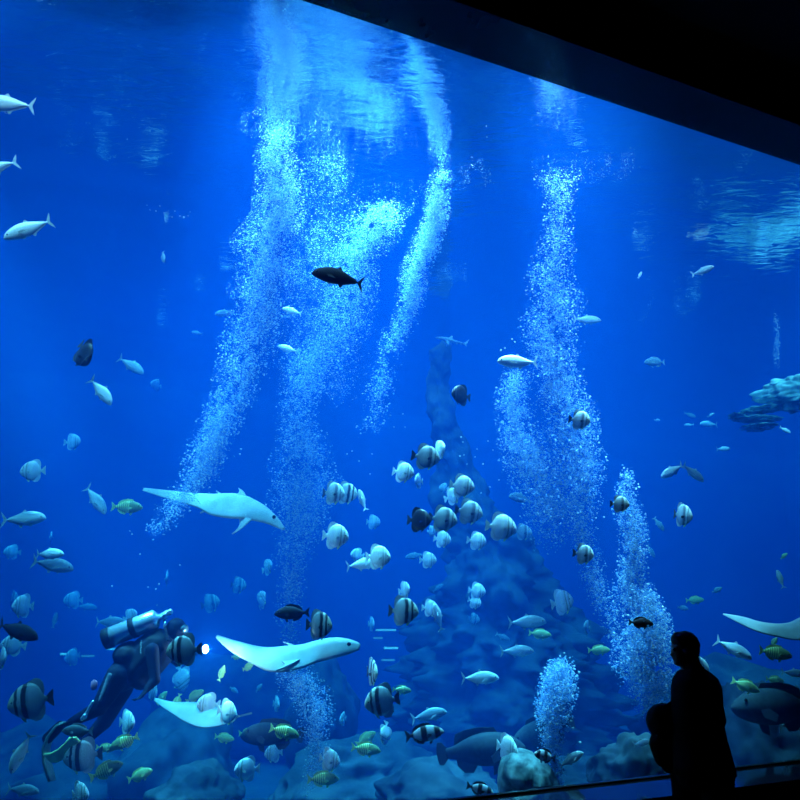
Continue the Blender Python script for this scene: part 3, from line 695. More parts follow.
# ------------------------------------------------------------------ guitarfish and rays
def ribbon_body(name, spine, hw, up_th, lat, mat_, parent, nseg=16, front=0.0):
    """flattened body along a 3-D spine: hw half widths, up_th half thickness, lat = sideways vector"""
    bm = bmesh.new(); rings = []
    n = len(spine)
    # spline resample
    pts = []
    K = [spine[0]] + list(spine) + [spine[-1]]; HW = [hw[0]] + list(hw) + [hw[-1]]; TH = [up_th[0]] + list(up_th) + [up_th[-1]]
    def cr(p0, p1, p2, p3, t): return .5 * (2 * p1 + (p2 - p0) * t + (2 * p0 - 5 * p1 + 4 * p2 - p3) * t * t + (-p0 + 3 * p1 - 3 * p2 + p3) * t ** 3)
    for i in range(1, n):
        for s in range(6):
            t = s / 6
            pts.append((cr(K[i - 1], K[i], K[i + 1], K[min(i + 2, n + 1)], t), max(.004, cr(HW[i - 1], HW[i], HW[i + 1], HW[min(i + 2, n + 1)], t)), max(.003, cr(TH[i - 1], TH[i], TH[i + 1], TH[min(i + 2, n + 1)], t))))
    pts.append((spine[-1], hw[-1], up_th[-1]))
    c0 = sum((p[0] for p in pts), Vector()) / len(pts)
    for i, (p, w, h) in enumerate(pts):
        q0 = pts[max(0, i - 1)][0]; q1 = pts[min(len(pts) - 1, i + 1)][0]
        f = (q0 - q1).normalized(); l = (lat - f * lat.dot(f)).normalized(); u = f.cross(l)
        if u.z < 0: u = -u
        ring = []
        for k in range(nseg):
            th = 2 * math.pi * k / nseg; c, s = math.cos(th), math.sin(th)
            # thin wings, thicker ridge down the middle
            z = h * (.35 * s + .65 * s * max(0, 1 - abs(c)) ** .8 if abs(c) < 1 else 0)
            ring.append(bm.verts.new(p + l * (w * c) + u * (z - .35 * h * abs(c))))
        rings.append(ring)
    for r0, r1 in zip(rings, rings[1:]):
        for k in range(nseg): bm.faces.new((r0[k], r0[(k + 1) % nseg], r1[(k + 1) % nseg], r1[k]))
    bm.faces.new(rings[0]); bm.faces.new(rings[-1])
    return from_bm(name, bm, mat_, parent)


def fin3(name, base0, base1, tip, th, m, parent, lean=.35):
    """a raked triangular fin standing on a back; rounded outline, real thickness"""
    b0, b1, tp = Vector(base0), Vector(base1), Vector(tip)
    nrm = (b1 - b0).cross(tp - b0).normalized() * th
    out = []
    for t in range(7):
        s = t / 6; p = b0.lerp(tp, s); p += (tp - b1) * .10 * math.sin(s * math.pi); out.append(p)
    for t in range(1, 7):
        s = t / 6; p = tp.lerp(b1, s); p += (b0 - b1) * .30 * math.sin(s * math.pi); out.append(p)
    bm = bmesh.new(); A = [bm.verts.new(p - nrm) for p in out]; B = [bm.verts.new(p + nrm) for p in out]
    bm.faces.new(A); bm.faces.new(B[::-1]); k = len(out)
    for i in range(k): bm.faces.new((A[i], A[(i + 1) % k], B[(i + 1) % k], B[i]))
    return from_bm(name, bm, m, parent, smooth=False)


def ray_fish(name, label, cat, px, Y, hw, th, lat, m, dorsals=(), tailfin=None, eyes=None, group='rays and guitarfish', pect=None):
    root = empty(name, (0, 0, 0))
    pts = [at(x, y, Y + dy) for x, y, dy in px]
    o0 = pts[len(pts) // 2].copy()
    root.location = o0
    pts = [p - o0 for p in pts]
    L = Vector(lat).normalized()
    ribbon_body('body', pts, hw, th, L, m, root)
    for (x0, y0), (x1, y1), (xt, yt), dy in dorsals:
        fin3('dorsal_fin', at(x0, y0, Y + dy) - o0, at(x1, y1, Y + dy) - o0, at(xt, yt, Y + dy + .04) - o0, .012, m, root)
    if tailfin:
        for (x0, y0), (x1, y1), (xt, yt), dy in tailfin:
            fin3('tail_fin', at(x0, y0, Y + dy) - o0, at(x1, y1, Y + dy) - o0, at(xt, yt, Y + dy) - o0, .01, m, root)
    for (x0, y0), (x1, y1), (xt, yt), dy in (pect or ()):
        fin3('pectoral_fin', at(x0, y0, Y + dy) - o0, at(x1, y1, Y + dy) - o0, at(xt, yt, Y + dy - .1) - o0, .012, m, root)
    for (x, y, dy) in (eyes or ()):
        p = at(x, y, Y + dy) - o0
        bm = bmesh.new(); bmesh.ops.create_uvsphere(bm, u_segments=10, v_segments=6, radius=.022); bmesh.ops.translate(bm, verts=bm.verts, vec=p)
        from_bm('eye', bm, M['eye'], root)
    tag(root, label, cat, group)
    return root


ray_fish('guitarfish', 'large pale guitarfish gliding nose down across the slanting bubble plume', 'guitarfish',
    [(284, 529, -.1), (272, 519, -.05), (258, 511, 0), (243, 505, 0), (226, 502, 0), (208, 500, .05), (188, 497, .1), (165, 493, .15), (144, 489, .2)], 9.3,
    [.03, .12, .24, .33, .34, .20, .13, .09, .04], [.02, .07, .10, .11, .10, .08, .06, .04, .015], (.10, -.86, -.50), M['ray_skin'],
    dorsals=[((247, 497), (230, 498), (238, 488), 0), ((226, 498), (214, 497), (216, 491), 0)],
    tailfin=[((150, 491), (144, 489), (140, 486), .2)],
    pect=[((215, 506), (204, 505), (200, 513), -.05), ((252, 519), (238, 516), (232, 534), -.2)],
    eyes=[(274, 517, -.16)])
ray_fish('guitarfish', 'pale guitarfish with a rounded head swimming level under the tall banded batfish', 'guitarfish',
    [(359, 646, -.1), (350, 646, -.08), (335, 647, -.05), (318, 650, 0), (300, 654, 0), (282, 656, 0), (262, 654, .05), (240, 647, .1), (217, 636, .2)], 8.6,
    [.05, .09, .13, .16, .22, .25, .18, .12, .03], [.04, .08, .11, .11, .10, .09, .07, .05, .012], (.05, -.88, -.45), M['ray_skin'],
    dorsals=[((300, 648), (285, 650), (283, 642), 0)],
    pect=[((300, 660), (282, 662), (276, 671), -.15)],
    eyes=[(349, 644, -.20)])
ray_fish('ray', 'small blue white ray resting below the diver with a bright batfish over its head', 'ray',
    [(236, 718, -.1), (222, 716, -.05), (205, 714, 0), (188, 710, 0), (170, 705, 0), (155, 699, .1)], 9.0,
    [.05, .15, .19, .16, .07, .02], [.02, .04, .05, .04, .03, .01], (.1, -.85, -.52), M['ray_skin2'], tailfin=[((240, 716), (232, 718), (252, 713), .1)])
ray_fish('ray', 'long pale ray cut by the frame edge beyond the standing man', 'ray',
    [(830, 618, -.2), (812, 624, -.1), (795, 629, -.05), (778, 629, 0), (760, 626, 0), (742, 620, .05), (723, 614, .1)], 8.8,
    [.20, .20, .16, .13, .12, .08, .012], [.08, .08, .07, .06, .05, .04, .008], (.05, -.86, -.50), M['ray_skin'])


def domed_ray():
    """round-backed ray seen from the front, its pale mottled back arching over"""
    Y = 7.9; root = empty('ray', at(527, 765, Y)); o0 = root.location.copy()
    def Q(x, y, dy=0.0): return at(x, y, Y + dy) - o0
    bm = bmesh.new()
    ell(bm, Q(521, 774), .215, .30, .225); ell(bm, Q(534, 780), .20, .30, .195); ell(bm, Q(546, 789), .14, .26, .15); ell(bm, Q(506, 783), .08, .2, .17)
    limb(bm, Q(500, 782, -.05), Q(505, 765, -.05), .03, .05, 6); limb(bm, Q(540, 768, -.05), Q(560, 792, -.05), .05, .03, 8)
    remesh('body', bm, pbr('pale mottled ray skin', (.015, .04, .05), .6, .2, col2=(.22, .30, .30), noise_scale=7, bump=.2), root, .014, 3)
    bm = bmesh.new(); limb(bm, Q(552, 782, .15), Q(566, 800, .3), .022, .008, 12); remesh('tail', bm, M['ray_skin2'], root, .008, 1)
    tag(root, 'domed ray with a pale mottled back near the window sill', 'ray', 'rays and guitarfish')



# ------------------------------------------------------------------ blobs for continuous bodies
def sphere_into(bm, c, r, axes=None):
    m = Matrix.Translation(c)
    if axes is not None: m = m @ axes
    bmesh.ops.create_icosphere(bm, subdivisions=2, radius=r, matrix=m)


def limb(bm, p, q, r0, r1, n=10):
    p, q = Vector(p), Vector(q)
    for k in range(n + 1):
        t = k / n; sphere_into(bm, p.lerp(q, t), r0 + (r1 - r0) * t)


def ell(bm, c, rx, ry, rz, rot=None):
    a = Matrix.Diagonal((rx, ry, rz, 1))
    if rot is not None: a = rot.to_4x4() @ a
    sphere_into(bm, Vector(c), 1.0, a)


def remesh(name, bm, m, parent, voxel=.012, smooth=3):
    me = bpy.data.meshes.new(name); bm.to_mesh(me); bm.free()
    o = bpy.data.objects.new('tmp', me); COL.objects.link(o)
    r = o.modifiers.new('r', 'REMESH'); r.mode = 'VOXEL'; r.voxel_size = voxel
    if smooth:
        s = o.modifiers.new('s', 'SMOOTH'); s.iterations = smooth; s.factor = .5
    dg = bpy.context.evaluated_depsgraph_get()
    me2 = bpy.data.meshes.new_from_object(o.evaluated_get(dg))
    bpy.data.objects.remove(o); bpy.data.meshes.remove(me)
    me2.name = name; me2.materials.clear()
    return link(name, me2, m, parent)


# ------------------------------------------------------------------ the man
def hand(bm, wrist, d, side, r=.017):
    """palm, four unequal curled fingers and a thumb; d = pointing direction, side = thumb side"""
    d = Vector(d).normalized(); side = Vector(side).normalized(); nrm = d.cross(side).normalized()
    w = Vector(wrist)
    for k in range(4):
        limb(bm, w + side * (.028 - .018 * k), w + d * .085 + side * (.034 - .022 * k), .017, .014, 5)
    lens = (.070, .080, .074, .058)
    for k in range(4):
        b = w + d * .085 + side * (.036 - .024 * k)
        m1 = b + d * lens[k] * .5 + nrm * .012; m2 = m1 + d * lens[k] * .30 + nrm * .028; m3 = m2 + d * lens[k] * .05 + nrm * .026
        limb(bm, b, m1, .0095, .009, 5); limb(bm, m1, m2, .009, .008, 4); limb(bm, m2, m3, .008, .0072, 3)
    b = w + d * .022 + side * .034
    limb(bm, b, b + d * .035 + side * .030 + nrm * .008, .013, .010, 4); limb(bm, b + d * .035 + side * .030 + nrm * .008, b + d * .065 + side * .036 + nrm * .022, .010, .008, 4)


def man():
    Y = 5.5
    root = empty('person', Vector((at(700, 700, Y).x, Y, 0))); o0 = root.location.copy()
    def P(x, y, dy=0.0):
        return at(x, y, Y + dy) - o0
    DV = Vector((at(700, 700, Y).x, Y, 0)).normalized(); SV = Vector((DV.y, -DV.x, 0))
    k = Y / math.cos(PITCH) / F * .985          # metres per pixel here
    # ---- body: head, neck, torso, arms, hands, legs as one mesh (head turned to the side)
    bm = bmesh.new()
    hc = P(685.5, 647)
    ell(bm, P(685.6, 645.6), .089, .084, .089)                       # cranium
    ell(bm, P(682.6, 651), .076, .070, .092)                           # face
    ell(bm, P(680.5, 659, -.0), .050, .052, .050)                    # jaw and chin
    ell(bm, P(676.5, 663.0), .020, .024, .018)
    limb(bm, P(673.2, 650.5), P(671.8, 654.6), .010, .013, 4)        # nose
    ell(bm, P(674.2, 658.0), .013, .022, .010)                       # lips
    ell(bm, P(674.2, 646.6), .018, .055, .014)                       # brow
    for dy in (-.082, .082): ell(bm, P(688, 651, dy), .020, .010, .032)   # ears
    limb(bm, P(689, 658), P(693, 676), .062, .070, 8)
    limb(bm, P(693, 688), P(700, 735), .11, .12, 10)
    limb(bm, P(699, 735), P(702, 765), .12, .14, 6)
    # arms
    shF, shN = P(684, 684, .17), P(708, 687, -.14)
    elF, elN = P(682, 722, .24), P(716.8, 720, -.12)
    wrF, wrN = P(677, 741, .16), P(701, 747, -.10)
    limb(bm, shF, elF, .052, .042); limb(bm, elF, wrF, .040, .028)
    limb(bm, shN, elN, .055, .043); limb(bm, elN, wrN, .040, .028)
    hand(bm, wrF, (-.6, -.75, -.1), (0, 0, 1)); hand(bm, wrN, (-.4, .1, -.9), (-1, 0, .3))
    hipz = .88
    for (dx, dy) in ((-.06, .09), (.07, -.09)):
        hp = Vector((P(702, 770).x + dx, dy, hipz)); kn = Vector((hp.x - .03, dy, .48)); an = Vector((hp.x + .01, dy, .09))
        limb(bm, hp, kn, .095, .06, 12); limb(bm, kn, an, .058, .038, 12)
        limb(bm, an + Vector((0, 0, -.04)), an + Vector((-.15, 0, -.05)), .04, .03, 6)
    remesh('body', bm, M['skin'], root, .010, 2)
    # eyes
    for dy in (-.032, .032):
        b = bmesh.new(); bmesh.ops.create_uvsphere(b, u_segments=12, v_segments=8, radius=.011); bmesh.ops.translate(b, verts=b.verts, vec=P(674.6, 649.6, dy)); from_bm('eye', b, M['eye'], root)
    # ---- hair: short, close to the skull, leaving the face free
    bm = bmesh.new()
    ell(bm, P(685.9, 644.9), .092, .089, .092); ell(bm, P(688.6, 649.5), .072, .084, .085); ell(bm, P(679.5, 640), .055, .075, .055)
    remesh('hair', bm, M['hair'], root, .008, 1)
    # ---- jacket: lofted shell following the outline, open at hem, with sleeves
    bm = bmesh.new()
    rows = [(664, 688.5, 697.5, .08), (668, 684, 702, .11), (673, 677, 710, .17), (679, 673.5, 717, .205), (687, 672, 720.5, .20), (697, 672, 721.5, .19), (710, 672, 722, .18), (724, 672.5, 722.5, .17), (738, 673, 725.5, .18), (752, 673.5, 729.5, .19), (764, 674, 732.8, .20), (773, 674.5, 735, .205)]
    n = 28; rings = []
    for (y, xl, xr, hd) in rows:
        c = (P(xl, y) + P(xr, y)) / 2; hw = (P(xr, y) - P(xl, y)).x / 2
        rings.append([bm.verts.new(c + SV * (hw * math.cos(2 * math.pi * i / n)) + DV * (hd * math.sin(2 * math.pi * i / n)) + Vector((0, 0, .006 * math.sin(6 * math.pi * i / n)))) for i in range(n)])
    for a, b in zip(rings, rings[1:]):
        for i in range(n): bm.faces.new((a[i], a[(i + 1) % n], b[(i + 1) % n], b[i]))
    jk = from_bm('jacket', bm, M['cloth'], root)
    s = jk.modifiers.new('cloth', 'SOLIDIFY'); s.thickness = .012; s.offset = -1
    for (s0, e0, w0) in ((shF, elF, wrF), (shN, elN, wrN)):
        bm = bmesh.new(); limb(bm, s0 + Vector((0, 0, -.01)), e0, .074, .060, 10)
        limb(bm, e0, e0.lerp(w0, .92), .058, .045, 10)
        remesh('sleeve', bm, M['cloth'], jk, .012, 3)
    # collar
    bm = bmesh.new(); rr = []
    for (y, xl, xr, hd) in ((660, 685.5, 698.5, .085), (663, 684.5, 700.0, .092), (668, 682, 704, .11)):
        c = (P(xl, y) + P(xr, y)) / 2; hw = (P(xr, y) - P(xl, y)).x / 2
        rr.append([bm.verts.new(c + SV * (hw * math.cos(2 * math.pi * i / 20)) + DV * (hd * math.sin(2 * math.pi * i / 20))) for i in range(20)])
    for a, b in zip(rr, rr[1:]):
        for i in range(20): bm.faces.new((a[i], a[(i + 1) % 20], b[(i + 1) % 20], b[i]))
    cl = from_bm('collar', bm, M['cloth'], jk); s = cl.modifiers.new('cloth', 'SOLIDIFY'); s.thickness = .01
    # trousers + shoes
    bm = bmesh.new()
    cx = P(702, 770).x
    ell(bm, (cx - .005, 0, .90), .165, .15, .14)
    for (dx, dy) in ((-.06, .09), (.07, -.09)):
        hp = Vector((cx + dx, dy, hipz)); kn = Vector((hp.x - .02, dy, .48)); an = Vector((hp.x + .01, dy, .10))
        limb(bm, hp + Vector((-.012, 0, 0)), kn, .105, .085, 14); limb(bm, kn, an, .086, .070, 14)
    remesh('trousers', bm, M['cloth'], root, .014, 4)
    for (dx, dy) in ((-.06, .09), (.07, -.09)):
        bm = bmesh.new(); limb(bm, (cx + dx + .03, dy, .052), (cx + dx - .17, dy, .045), .052, .042, 8)
        ell(bm, (cx + dx - .06, dy, .018), .16, .052, .018)
        remesh('shoe', bm, M['rubber'], root, .010, 2)
    tag(root, 'man in a dark jacket standing in silhouette before the tank with a backpack', 'person')
    # ---- backpack held in front of him
    b0 = empty('backpack', P(659, 742, .12) + o0); q0 = b0.location.copy() - o0
    def B(x, y, dy=0.0): return P(x, y, dy + .12) - q0
    bm = bmesh.new()
    ell(bm, B(664, 721.5), .118, .13, .118); ell(bm, B(671, 723), .11, .12, .12); ell(bm, B(655, 725.5), .047, .09, .055)
    limb(bm, B(661, 744), B(664, 757), .078, .068, 8); limb(bm, B(671, 740), B(672, 758), .09, .08, 8)
    remesh('main_bag', bm, M['bag'], b0, .012, 3)
    bm = bmesh.new(); limb(bm, B(668, 766), B(677, 767), .045, .050, 6); ell(bm, B(672, 763), .055, .075, .05)
    remesh('lower_pocket', bm, M['bag'], b0, .010, 3)
    bm = bmesh.new(); limb(bm, B(657, 735, -.11), B(666, 736, -.13), .008, .008, 8); limb(bm, B(666, 736, -.13), B(676, 732, -.10), .008, .008, 8)
    remesh('zip_band', bm, M['rubber'], b0, .006, 1)
    for dy in (-.09, .05):
        bm = bmesh.new(); pr = B(664, 706, dy)
        for (xa, ya), (xb, yb) in (((664, 708), (674, 701)), ((674, 701), (683, 706)), ((683, 706), (686, 722)), ((686, 722), (680, 744))):
            limb(bm, B(xa, ya, dy), B(xb, yb, dy), .014, .014, 8)
        remesh('shoulder_strap', bm, M['bag'], b0, .008, 1)
    tag(b0, 'round-topped black backpack held in the arms of the standing man', 'backpack')


man()
domed_ray()


# ------------------------------------------------------------------ the diver
def diver():
    Y = 8.4; root = empty('diver', at(130, 670, Y)); o0 = root.location.copy()
    def P(x, y, dy=0.0): return at(x, y, Y + dy) - o0
    bm = bmesh.new()
    ell(bm, P(176, 629), .105, .10, .115); ell(bm, P(181, 633), .07, .07, .075)          # head looking ahead and down
    ell(bm, P(186, 634), .02, .02, .018)                                                  # nose
    limb(bm, P(170, 636), P(160, 642), .07, .085, 6)
    limb(bm, P(156, 647, 0), P(136, 660, 0), .18, .17, 10)                                 # chest
    limb(bm, P(136, 660), P(122, 676), .165, .155, 8)                                      # belly, hips
    # legs
    for hip, kn, an, to in (((118, 676, -.12), (99, 708, -.16), (72, 722, -.12), (66, 727, -.1)), ((122, 686, .12), (104, 722, .16), (84, 742, .14), (78, 748, .12))):
        limb(bm, P(*hip), P(*kn), .125, .080, 12); limb(bm, P(*kn), P(*an), .078, .048, 12); limb(bm, P(*an), P(*to), .048, .04, 4)
    # near arm hanging, far arm reaching to the torch
    sh, el, wr = P(152, 650, -.20), P(155, 680, -.24), P(147, 689, -.30)
    limb(bm, sh, el, .070, .055); limb(bm, el, wr, .052, .036)
    hand(bm, wr, (-.5, -.3, -.8), (.5, -.8, 0))
    sh2, el2, wr2 = P(160, 646, .20), P(178, 662, .22), P(195, 652, .15)
    limb(bm, sh2, el2, .068, .052); limb(bm, el2, wr2, .050, .034)
    hand(bm, wr2, (1, -.2, .3), (0, -.6, .8))
    remesh('body', bm, M['neo'], root, .014, 3)
    # inflated vest around the torso
    bm = bmesh.new()
    limb(bm, P(158, 648), P(150, 656), .195, .205, 5); limb(bm, P(150, 656), P(140, 668), .205, .20, 6)
    ell(bm, P(130, 655), .17, .20, .14); ell(bm, P(142, 680), .10, .19, .10)
    v = remesh('buoyancy_vest', bm, M['rubber'], root, .016, 3)
    bm = bmesh.new(); limb(bm, P(141, 641, -.22), P(141, 653, -.23), .008, .008, 5); remesh('buckle', bm, M['steel_matt'], v, .006, 1)
    # grey thigh patch and knee knife
    bm = bmesh.new(); limb(bm, P(112, 676, -.19), P(101, 700, -.215), .05, .03, 8); remesh('thigh_panel', bm, M['neo_seam'], root, .01, 2)
    bm = bmesh.new(); limb(bm, P(93, 702, -.22), P(85, 716, -.22), .020, .016, 8); limb(bm, P(85, 716, -.22), P(82, 719, -.22), .028, .02, 4)
    remesh('knife', bm, M['steel_matt'], root, .007, 1)
    # mask
    bm = bmesh.new(); ell(bm, P(184, 629), .045, .085, .05); remesh('mask', bm, M['glass_mask'], root, .008, 1)
    bm = bmesh.new(); ell(bm, P(187, 637), .04, .045, .035); limb(bm, P(187, 637), P(183, 645, -.1), .014, .014, 6); limb(bm, P(183, 645, -.1), P(168, 640, -.2), .014, .014, 8); limb(bm, P(168, 640, -.2), P(164, 620, -.06), .014, .014, 8)
    remesh('regulator', bm, M['rubber'], root, .009, 1)
    # cylinder
    A, Bp = P(107, 638.5, -.05), P(158, 618, -.05)
    d = (Bp - A).normalized(); rot = d.to_track_quat('Z', 'Y').to_matrix()
    def cyl(name, t0, t1, prof, m, parent):
        bm = bmesh.new(); L = (Bp - A).length; n = 28; rings = []
        for t, r in prof:
            c = A + d * L * t; rings.append([bm.verts.new(c + rot @ Vector((r * math.cos(2 * math.pi * i / n), r * math.sin(2 * math.pi * i / n), 0))) for i in range(n)])
        for a, b in zip(rings, rings[1:]):
            for i in range(n): bm.faces.new((a[i], a[(i + 1) % n], b[(i + 1) % n], b[i]))
        bm.faces.new(rings[0]); bm.faces.new(rings[-1])
        return from_bm(name, bm, m, parent)
    r = .098
    tk = cyl('air_cylinder', 0, 1, [(.0, r), (.92, r), (.96, r * .93), (.99, r * .7), (1.02, r * .35), (1.06, r * .3)], M['steel_matt'], root)
    cyl('cylinder_boot', 0, 1, [(-.06, r * .9), (-.05, r * 1.06), (.09, r * 1.08), (.10, r * 1.02)], M['rubber'], tk)
    cyl('tank_band', 0, 1, [(.47, r * 1.02), (.475, r * 1.06), (.575, r * 1.06), (.58, r * 1.02)], M['rubber'], tk)
    bm = bmesh.new(); limb(bm, P(161, 617), P(167, 613), .035, .03, 5); limb(bm, P(164, 615, -.08), P(166, 618, .08), .022, .022, 6); ell(bm, P(170, 612), .035, .03, .035); ell(bm, P(165, 626, -.1), .018, .02, .05)
    remesh('valve', bm, M['steel_matt'], tk, .008, 1)
    # fins
    def blade(name, pts, w, m, dy, lat=(.10, -1, .12)):
        bm = bmesh.new(); rings = []
        for i, (x, y) in enumerate(pts):
            x0, y0 = pts[max(0, i - 1)]; x1, y1 = pts[min(len(pts) - 1, i + 1)]
            t = (P(x1, y1, dy) - P(x0, y0, dy)).normalized(); l = Vector(lat).normalized(); u = t.cross(l).normalized()
            ww = w[i]; c = P(x, y, dy); e = Vector((0, 0, 0))
            rings.append([bm.verts.new(c + l * ww * a + u * b) for a, b in ((-1, -.012), (-.5, -.006), (0, -.010), (.5, -.006), (1, -.012), (1, .012), (.5, .006), (0, .010), (-.5, .006), (-1, .012))])
        n = 10
        for a, b in zip(rings, rings[1:]):
            for i in range(n): bm.faces.new((a[i], a[(i + 1) % n], b[(i + 1) % n], b[i]))
        bm.faces.new(rings[0]); bm.faces.new(rings[-1])
        return from_bm(name, bm, m, root)
    blade('swim_fin', [(66, 722), (58, 726), (50, 737), (46, 748), (47, 762), (50, 774), (52, 781)], [.05, .07, .09, .10, .11, .10, .08], M['fin_grey'], -.12)
    fb = blade('swim_fin', [(78, 739), (72, 741), (67, 748), (61, 754), (54, 757.5), (47, 758)], [.03, .045, .05, .055, .055, .05], M['fin_lime'], -.25, (-.55, -.35, .70))
    fb['label'] = 'bright lime yellow fin'
    bm = bmesh.new(); limb(bm, P(60, 726, -.12), P(48, 738, -.12), .05, .055, 6); remesh('foot_pocket', bm, M['rubber'], root, .01, 1)
    # little pink tag trailing at the hip
    bm = bmesh.new(); ell(bm, P(94, 685, .1), .040, .012, .055); remesh('cloth_tag', bm, M['mooring'], root, .01, 1)
    tag(root, 'scuba diver in a dark wetsuit with a shiny cylinder, swimming and shining a torch', 'person')
    # torch: a thing the diver holds
    tr = empty('torch', P(200, 649, .10) + o0)
    q = tr.location.copy() - o0
    bm = bmesh.new(); limb(bm, P(194, 650, .12) - q, P(201, 649.5, .08) - q, .028, .032, 6); ell(bm, P(202, 649.5, .07) - q, .03, .045, .045)
    remesh('torch_body', bm, M['rubber'], tr, .007, 1)
    bm = bmesh.new(); ell(bm, P(205.5, 649, .05) - q, .03, .045, .045); remesh('lens', bm, emit('torch light', (.55, .9, 1), 60), tr, .007, 0)
    tag(tr, 'glowing underwater torch held out by the diver', 'torch')
    ld = bpy.data.lights.new('torch_beam', 'POINT'); ld.energy = 38; ld.color = (.6, .9, 1); ld.shadow_soft_size = .04
    lo = bpy.data.objects.new('torch_beam', ld); COL.objects.link(lo); lo.location = P(209, 649, .0) + o0


diver()


# ------------------------------------------------------------------ rocks
def rock(name, c, r, m, label, seed, amp=.35, freq=1.2, sub=5, group='rocks on the tank floor', cat='rock'):
    bm = bmesh.new(); bmesh.ops.create_icosphere(bm, subdivisions=sub, radius=1)
    off = Vector((seed * 7.1, seed * 3.3, seed))
    for v in bm.verts:
        n0 = noise.fractal(v.co * freq + off, 1.0, 2.0, 5) * amp
        n1 = abs(noise.noise(v.co * freq * 2.3 + off)) * amp * .6
        v.co *= 1 + n0 - n1
    bmesh.ops.scale(bm, verts=bm.verts, vec=r)
    o = from_bm(name, bm, m); o.location = c; o.rotation_euler = (0, 0, seed)
    tag(o, label, cat, group)
    return o


def pillar():
    """tall leaning rock pillar widening to a massive foot"""
    bm = bmesh.new(); rows = [(340, 442, 453), (352, 428, 454), (380, 424, 452), (420, 428, 458), (450, 432, 470), (500, 440, 500), (550, 445, 535), (600, 425, 570), (650, 400, 600), (700, 385, 615), (750, 375, 625), (800, 370, 640), (850, 360, 650)]
    n = 110; rings = []; Y = 15.0
    rr = smooth_rows(rows, 14)
    c00 = at(480, 780, Y)
    for y, xl, xr in rr:
        a, b = at(xl, y, Y), at(xr, y, Y); c = (a + b) / 2; w = (b - a).length / 2; ring = []
        for i in range(n):
            th = 2 * math.pi * i / n
            p = Vector((c.x + w * math.cos(th), Y + min(w, 2.2) * .8 * math.sin(th), c.z))
            q = p * .9
            dsp = 1 + .42 * noise.fractal(q * 1.6, 0.7, 2.1, 7) - .40 * abs(noise.noise(q * 2.0)) - .22 * abs(noise.noise(q * 5.0))
            ring.append(bm.verts.new(Vector((c.x + (p.x - c.x) * dsp, Y + (p.y - Y) * dsp, p.z + .12 * noise.noise(q * 1.7))) - c00))
        rings.append(ring)
    for a, b in zip(rings, rings[1:]):
        for i in range(n): bm.faces.new((a[i], a[(i + 1) % n], b[(i + 1) % n], b[i]))
    bm.faces.new(rings[0]); bm.faces.new(rings[-1])
    o = from_bm('rock_pillar', bm, M['rock'], smooth=True); o.location = c00
    tag(o, 'tall rock pillar with a massive foot rising behind the shoal', 'rock', 'rocks on the tank floor')


def smooth_rows(rows, k):
    out = []
    for a, b in zip(rows, rows[1:]):
        for s in range(k):
            t = s / k; out.append(tuple(a[i] + (b[i] - a[i]) * t for i in range(3)))
    out.append(rows[-1]); return out


pillar()
ROCKS = [
 (178, 780, 12.5, (1.0, .8, .95), 'pale rounded boulder below the small ray', 'rock_pale'),
 (196, 806, 10.0, (.6, .5, .4), 'low pale boulder at the bottom below the rounded one', 'rock_pale'),
 (325, 722, 14.0, (.55, .6, 1.0), 'dark boulder beside the lower bubble stream', 'rock'),
 (100, 800, 13.0, (1.5, 1.0, .6), 'broad low boulder beneath the diver', 'rock'),
 (30, 790, 15.0, (1.8, 1.0, 1.0), 'dark boulder near the tank edge below the diver', 'rock'),
 (250, 705, 19.0, (2.4, 1.2, 1.3), 'far dark reef mound behind the lower guitarfish', 'rock'),
 (360, 790, 12.0, (1.3, .9, .7), 'low boulder before the foot of the pillar', 'rock'),
 (440, 800, 10.5, (1.0, .8, .45), 'flat-topped boulder below the large grouper', 'rock'),
 (585, 792, 11.0, (.9, .7, .45), 'boulder under the short bubble burst', 'rock'),
 (630, 778, 9.2, (.42, .4, .42), 'dark boulder by the bag of the man', 'rock'),
 (770, 755, 10.5, (1.1, .7, .85), 'dark boulder beneath the huge grouper', 'rock'),
 (765, 745, 14.5, (1.9, 1.0, 1.4), 'broad reef mound behind the standing man', 'rock'),
]
for i, (x, y, Y, r, lab, mm) in enumerate(ROCKS):
    rock('boulder', at(x, y, Y), r, M[mm], lab, i + 1, sub=4 if Y > 12 else 5)

# shallow coral ledge high in the tank, under the surface
rock('coral_ledge', at(800, 392, 14.5), (.80, .35, .30), M['coral'], 'bright turquoise coral ledge just under the water surface', 21, amp=.5, freq=2.2, group=None, cat='coral')
for k, (x, y, w, lab) in enumerate([(760, 410, .38, 'thin pale coral plate highest under the ledge'), (752, 419, .30, 'thin pale coral plate in the middle under the ledge'), (764, 420, .26, 'thin pale coral plate closest to the bright fish'), (758, 427, .34, 'thin pale coral plate lowest under the ledge'), (738, 417, .16, 'small round coral head beside the coral plates')]):
    rock('coral_plate', at(x, y, 15.0), (w, .3, .045), M['coral'], lab, 30 + k, amp=.5, freq=3, sub=4, group='coral plates under the ledge', cat='coral')

